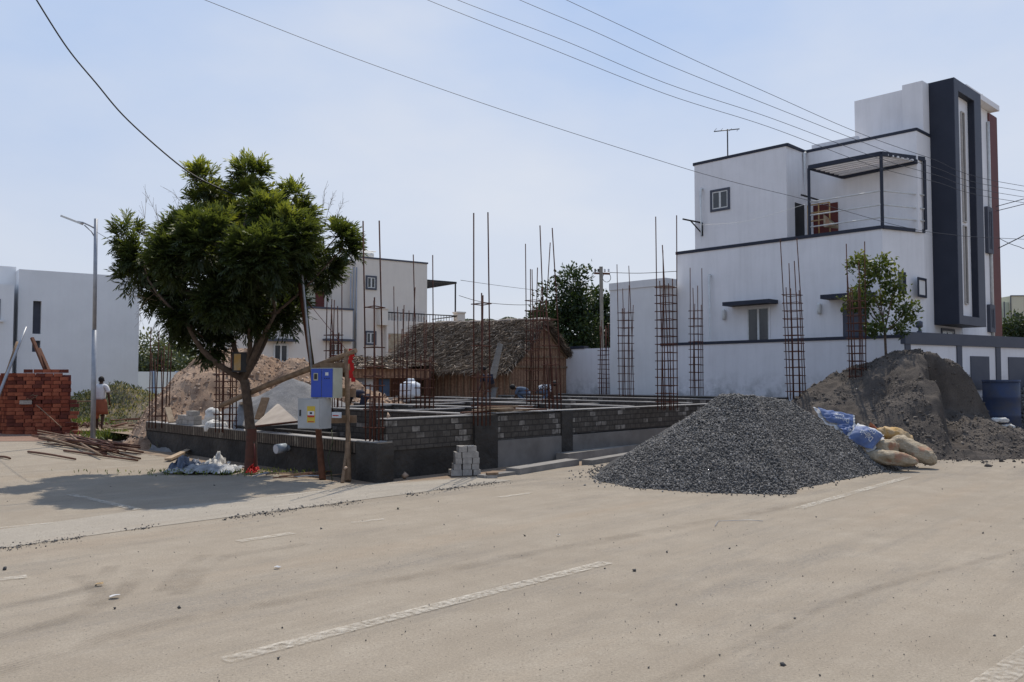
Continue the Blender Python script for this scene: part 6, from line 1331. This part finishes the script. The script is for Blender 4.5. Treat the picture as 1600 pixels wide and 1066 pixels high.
# ------------------------------------------------------------------ plastic sheets and litter under the tree
def crumple(name, u0, v0, u1, v1, h, mat, label, seed, cat='plastic sheet'):
    a_, b_ = gnd(u0, v0), gnd(u1, v1); n = 26; P = []
    for j in range(n):
        for i in range(n):
            fx, fy = i/(n-1), j/(n-1); x = a_[0]+(b_[0]-a_[0])*fx; y = a_[1]*(1-fx)+b_[1]*fx+(fy-.5)*min(.9, 2*abs(b_[0]-a_[0]))
            q = np.array([fx*3.2+seed*5, fy*3.0]); z = max(.01, h*(.35+1.6*fbm(q, 3, seed))*math.sin(PI*min(1, max(0, fx)))**.5*math.sin(PI*fy)**.6)+.012; P.append((x+.08*fbm(q*2, 2, seed+1), y+.25*fbm(q*1.7, 2, seed+2), z+abs(fbm(q*3, 2, seed+4))*h*.7))
    idx = np.arange(n*n).reshape(n, n); Fc = np.stack([idx[:-1, :-1], idx[:-1, 1:], idx[1:, 1:], idx[1:, :-1]], -1).reshape(-1, 4); return tag(npmesh(name, np.array(P), Fc, mat), label, cat)
crumple('plastic_sheet', 264, 738, 372, 738, .22, 'tarp', 'crumpled pale grey plastic sheet spread left of the tree trunk', 3)
crumple('plastic_sheet', 272, 736, 312, 734, .42, 'tarpblue', 'dark crumpled plastic bunched at the left of the pale sheet', 5)
crumple('plastic_sheet', 318, 734, 352, 731, .34, 'sackwhite', 'crumpled printed cream sack in the middle of the pale sheet', 9, 'sack')
crumple('red_rag', 387, 741, 401, 741, .2, 'red', 'bright red rag bunched at the foot of the street tree', 13, 'cloth')
m = MB(); m.tube([tuple(TB+np.array([.08, -.12, .1])), tuple(TB+np.array([.10, -.12, .3])), tuple(TB+np.array([.08, -.11, .5]))], .012, 5); m.build('red_cord', 'redbrown', bt)
for k in range(14):
    u, v = rng.uniform(372, 500), rng.uniform(742, 750); stick(g0(u, v), g0(u+rng.uniform(15, 55), v+rng.uniform(-3, 4), .06), .012, ['redwood', 'wood', 'galv'][k % 3], 'twig', 'thin stick lying among debris at the foot of the low wall', 'stick', 'thin sticks among the debris under the tree', bend=.06)
for u, v, mt, s_, lab in [(155, 916, 'sackyellow', .06, 'tiny yellow scrap of litter on the left of the road'), (178, 935, 'bagwhite', .08, 'flattened pale litter scrap near the left tyre tracks'), (433, 889, 'bagwhite', .05, 'small pale scrap on the dusty road left of centre'), (873, 838, 'whiteprint', .035, 'tiny white scrap on the road before the gravel heap'), (622, 796, 'leafyoung', .04, 'tiny green scrap on the road in front of the plinth')]:
    p_ = gnd(u, v); m = MB(); s_ *= .6; c_ = [(math.cos(a)*s_*random.uniform(.6, 1.2)+p_[0], math.sin(a)*s_*random.uniform(.5, 1)+p_[1], .012+random.uniform(0, .02)) for a in np.linspace(0, 2*PI, 8)[:-1]]
    for k in range(1, 6): m.face([c_[0], c_[k], c_[k+1]])
    tag(m.build('litter_scrap', mt), lab, 'litter')
m = MB(); m.tube([tuple(g0(*q, .012)) for q in [(1117, 824), (1122, 816), (1150, 815), (1170, 814), (1192, 816)]], .003, 5); tag(m.build('bent_wire', 'galv'), 'thin bent wire lying on the road before the gravel heap', 'wire')

# ------------------------------------------------------------------ weeds and grass
def weeds(name, ctr, spread, n, mat, label, L=.2, zf=None, W=.02, up=1.2):
    P = np.stack([ctr[0]+rng.normal(0, spread[0], n), ctr[1]+rng.normal(0, spread[1], n), np.zeros(n)], 1)
    if zf is not None: P[:, 2] = np.maximum(zf(P[:, 0], P[:, 1]), -.02)
    else: P[:, 2] = (ctr[2] if len(ctr) > 2 else 0)
    D = rng.normal(0, .6, (n, 3)); D[:, 2] = up
    P[:, 2] += rng.uniform(0, L*.7, n)*(0 if mat == 'drygrass' else 1)
    o = blades(name, P, D, rng.uniform(.4, 1, n)*L, W, mat); return tag(o, label, 'plants', kind='stuff')
weeds('weeds', g0(172, 687, 0), (.32, .25), 900, 'weed', 'green weeds growing by the foot of the street lamp', .22, W=.03)
weeds('weeds', g0(270, 702, 0), (.15, .1), 200, 'weed', 'small tuft of weeds against the low wall', .2)
weeds('weeds', (-17.0, 31.6), (1.8, 1.0), 5200, 'weedrub', 'green weeds covering the rubble mound', .17, rub_h, .045)
weeds('weeds', (-14.2, 32), (1.2, 1.0), 1600, 'drygrass', 'dry scrub covering the right of the rubble mound', .16, rub_h, .03)
weeds('weeds', (-16.2, 29.3), (1.0, .5), 2000, 'weed', 'low green weeds in front of the rubble mound', .25, W=.05)
weeds('weeds', g0(995, 706, 0), (.35, .15), 300, 'drygrass', 'dry grass tufts where the gravel heap meets the slabs', .12, W=.015)
weeds('weeds', g0(350, 742, 0), (1.0, .2), 350, 'weed', 'sparse weeds along the shaded verge under the tree', .08, W=.02)
weeds('weeds', g0(1552, 662, .15), (.25, .2), 140, 'weed', 'few weeds beside the drum', .2)
FG = lambda u0, u1, D0_, D1_: [(at(u0, 593, D0_)[0], D0_), (at(u1, 593, D0_)[0], D0_), (at(u1, 593, D1_)[0], D1_), (at(u0, 593, D1_)[0], D1_)]
M['field'] = plain('dry_field', (.23, .20, .09), (.16, .15, .06), .35, .95, .5); M['fieldgreen'] = plain('green_field', (.20, .25, .07), (.26, .26, .10), .8, .95, .5)
sheet('field', FG(190, 420, 34, 110), .004, 'field'); sheet('field', FG(850, 1100, 33.5, 110), .006, 'fieldgreen')
n = 9000; y = rng.uniform(34, 58, n); x = (rng.uniform(205, 330, n)-800)/F*y; P = np.stack([x, y, np.zeros(n)], 1); D = rng.normal(0, .5, (n, 3)); D[:, 2] = 1.2
blades('field_grass', P, D, rng.uniform(.3, .75, n), .07, 'drygrass', None, rng.beta(1.5, 1.5, n)); tag(bpy.data.objects['field_grass'], 'tall dry and green grass in the field at left', 'grass', kind='stuff')
n = 6000; y = rng.uniform(34, 60, n); x = (rng.uniform(880, 925, n)-800)/F*y; P = np.stack([x, y, np.zeros(n)], 1); D = rng.normal(0, .4, (n, 3)); D[:, 2] = 1.2
o = blades('field_grass', P, D, rng.uniform(.3, .8, n), .07, 'weed', None, rng.uniform(.5, 1, n)); tag(o, 'bright green grass between the hut and the boundary wall', 'grass', kind='stuff')
# dark stone heap at the far right
def far_h(X, Y):
    P = np.stack([X, Y], -1); return 1.75-.62*np.sqrt(((X-16.3)*.8)**2+((Y-26.2)*1.1)**2)+fbm(P*1.2, 3, 5)*.4
n = 26000; x = rng.uniform(14, 19.3, n); y = rng.uniform(23.4, 28.5, n); h = far_h(x, y); k = (h > .25) & (((x-CW[0])*NW[0]+(y-CW[1])*NW[1]) < -.05); P = np.stack([x[k], y[k], h[k]], 1)[:9000]
fh = thing('stone_heap', (16.6, 26, 0), 'dark stone heap at the right edge beyond the blue drum', 'stone heap'); o = stones('loose_stones', P, rng.uniform(.03, .075, len(P)), 'gravel', fh); o['kind'] = 'stuff'
heightmesh('stone_core', (14, 19.5), (23, 29), .12, lambda X, Y: np.where(((X-CW[0])*NW[0]+(Y-CW[1])*NW[1]) < -.05, far_h(X, Y), -.3), 'gravel', fh)
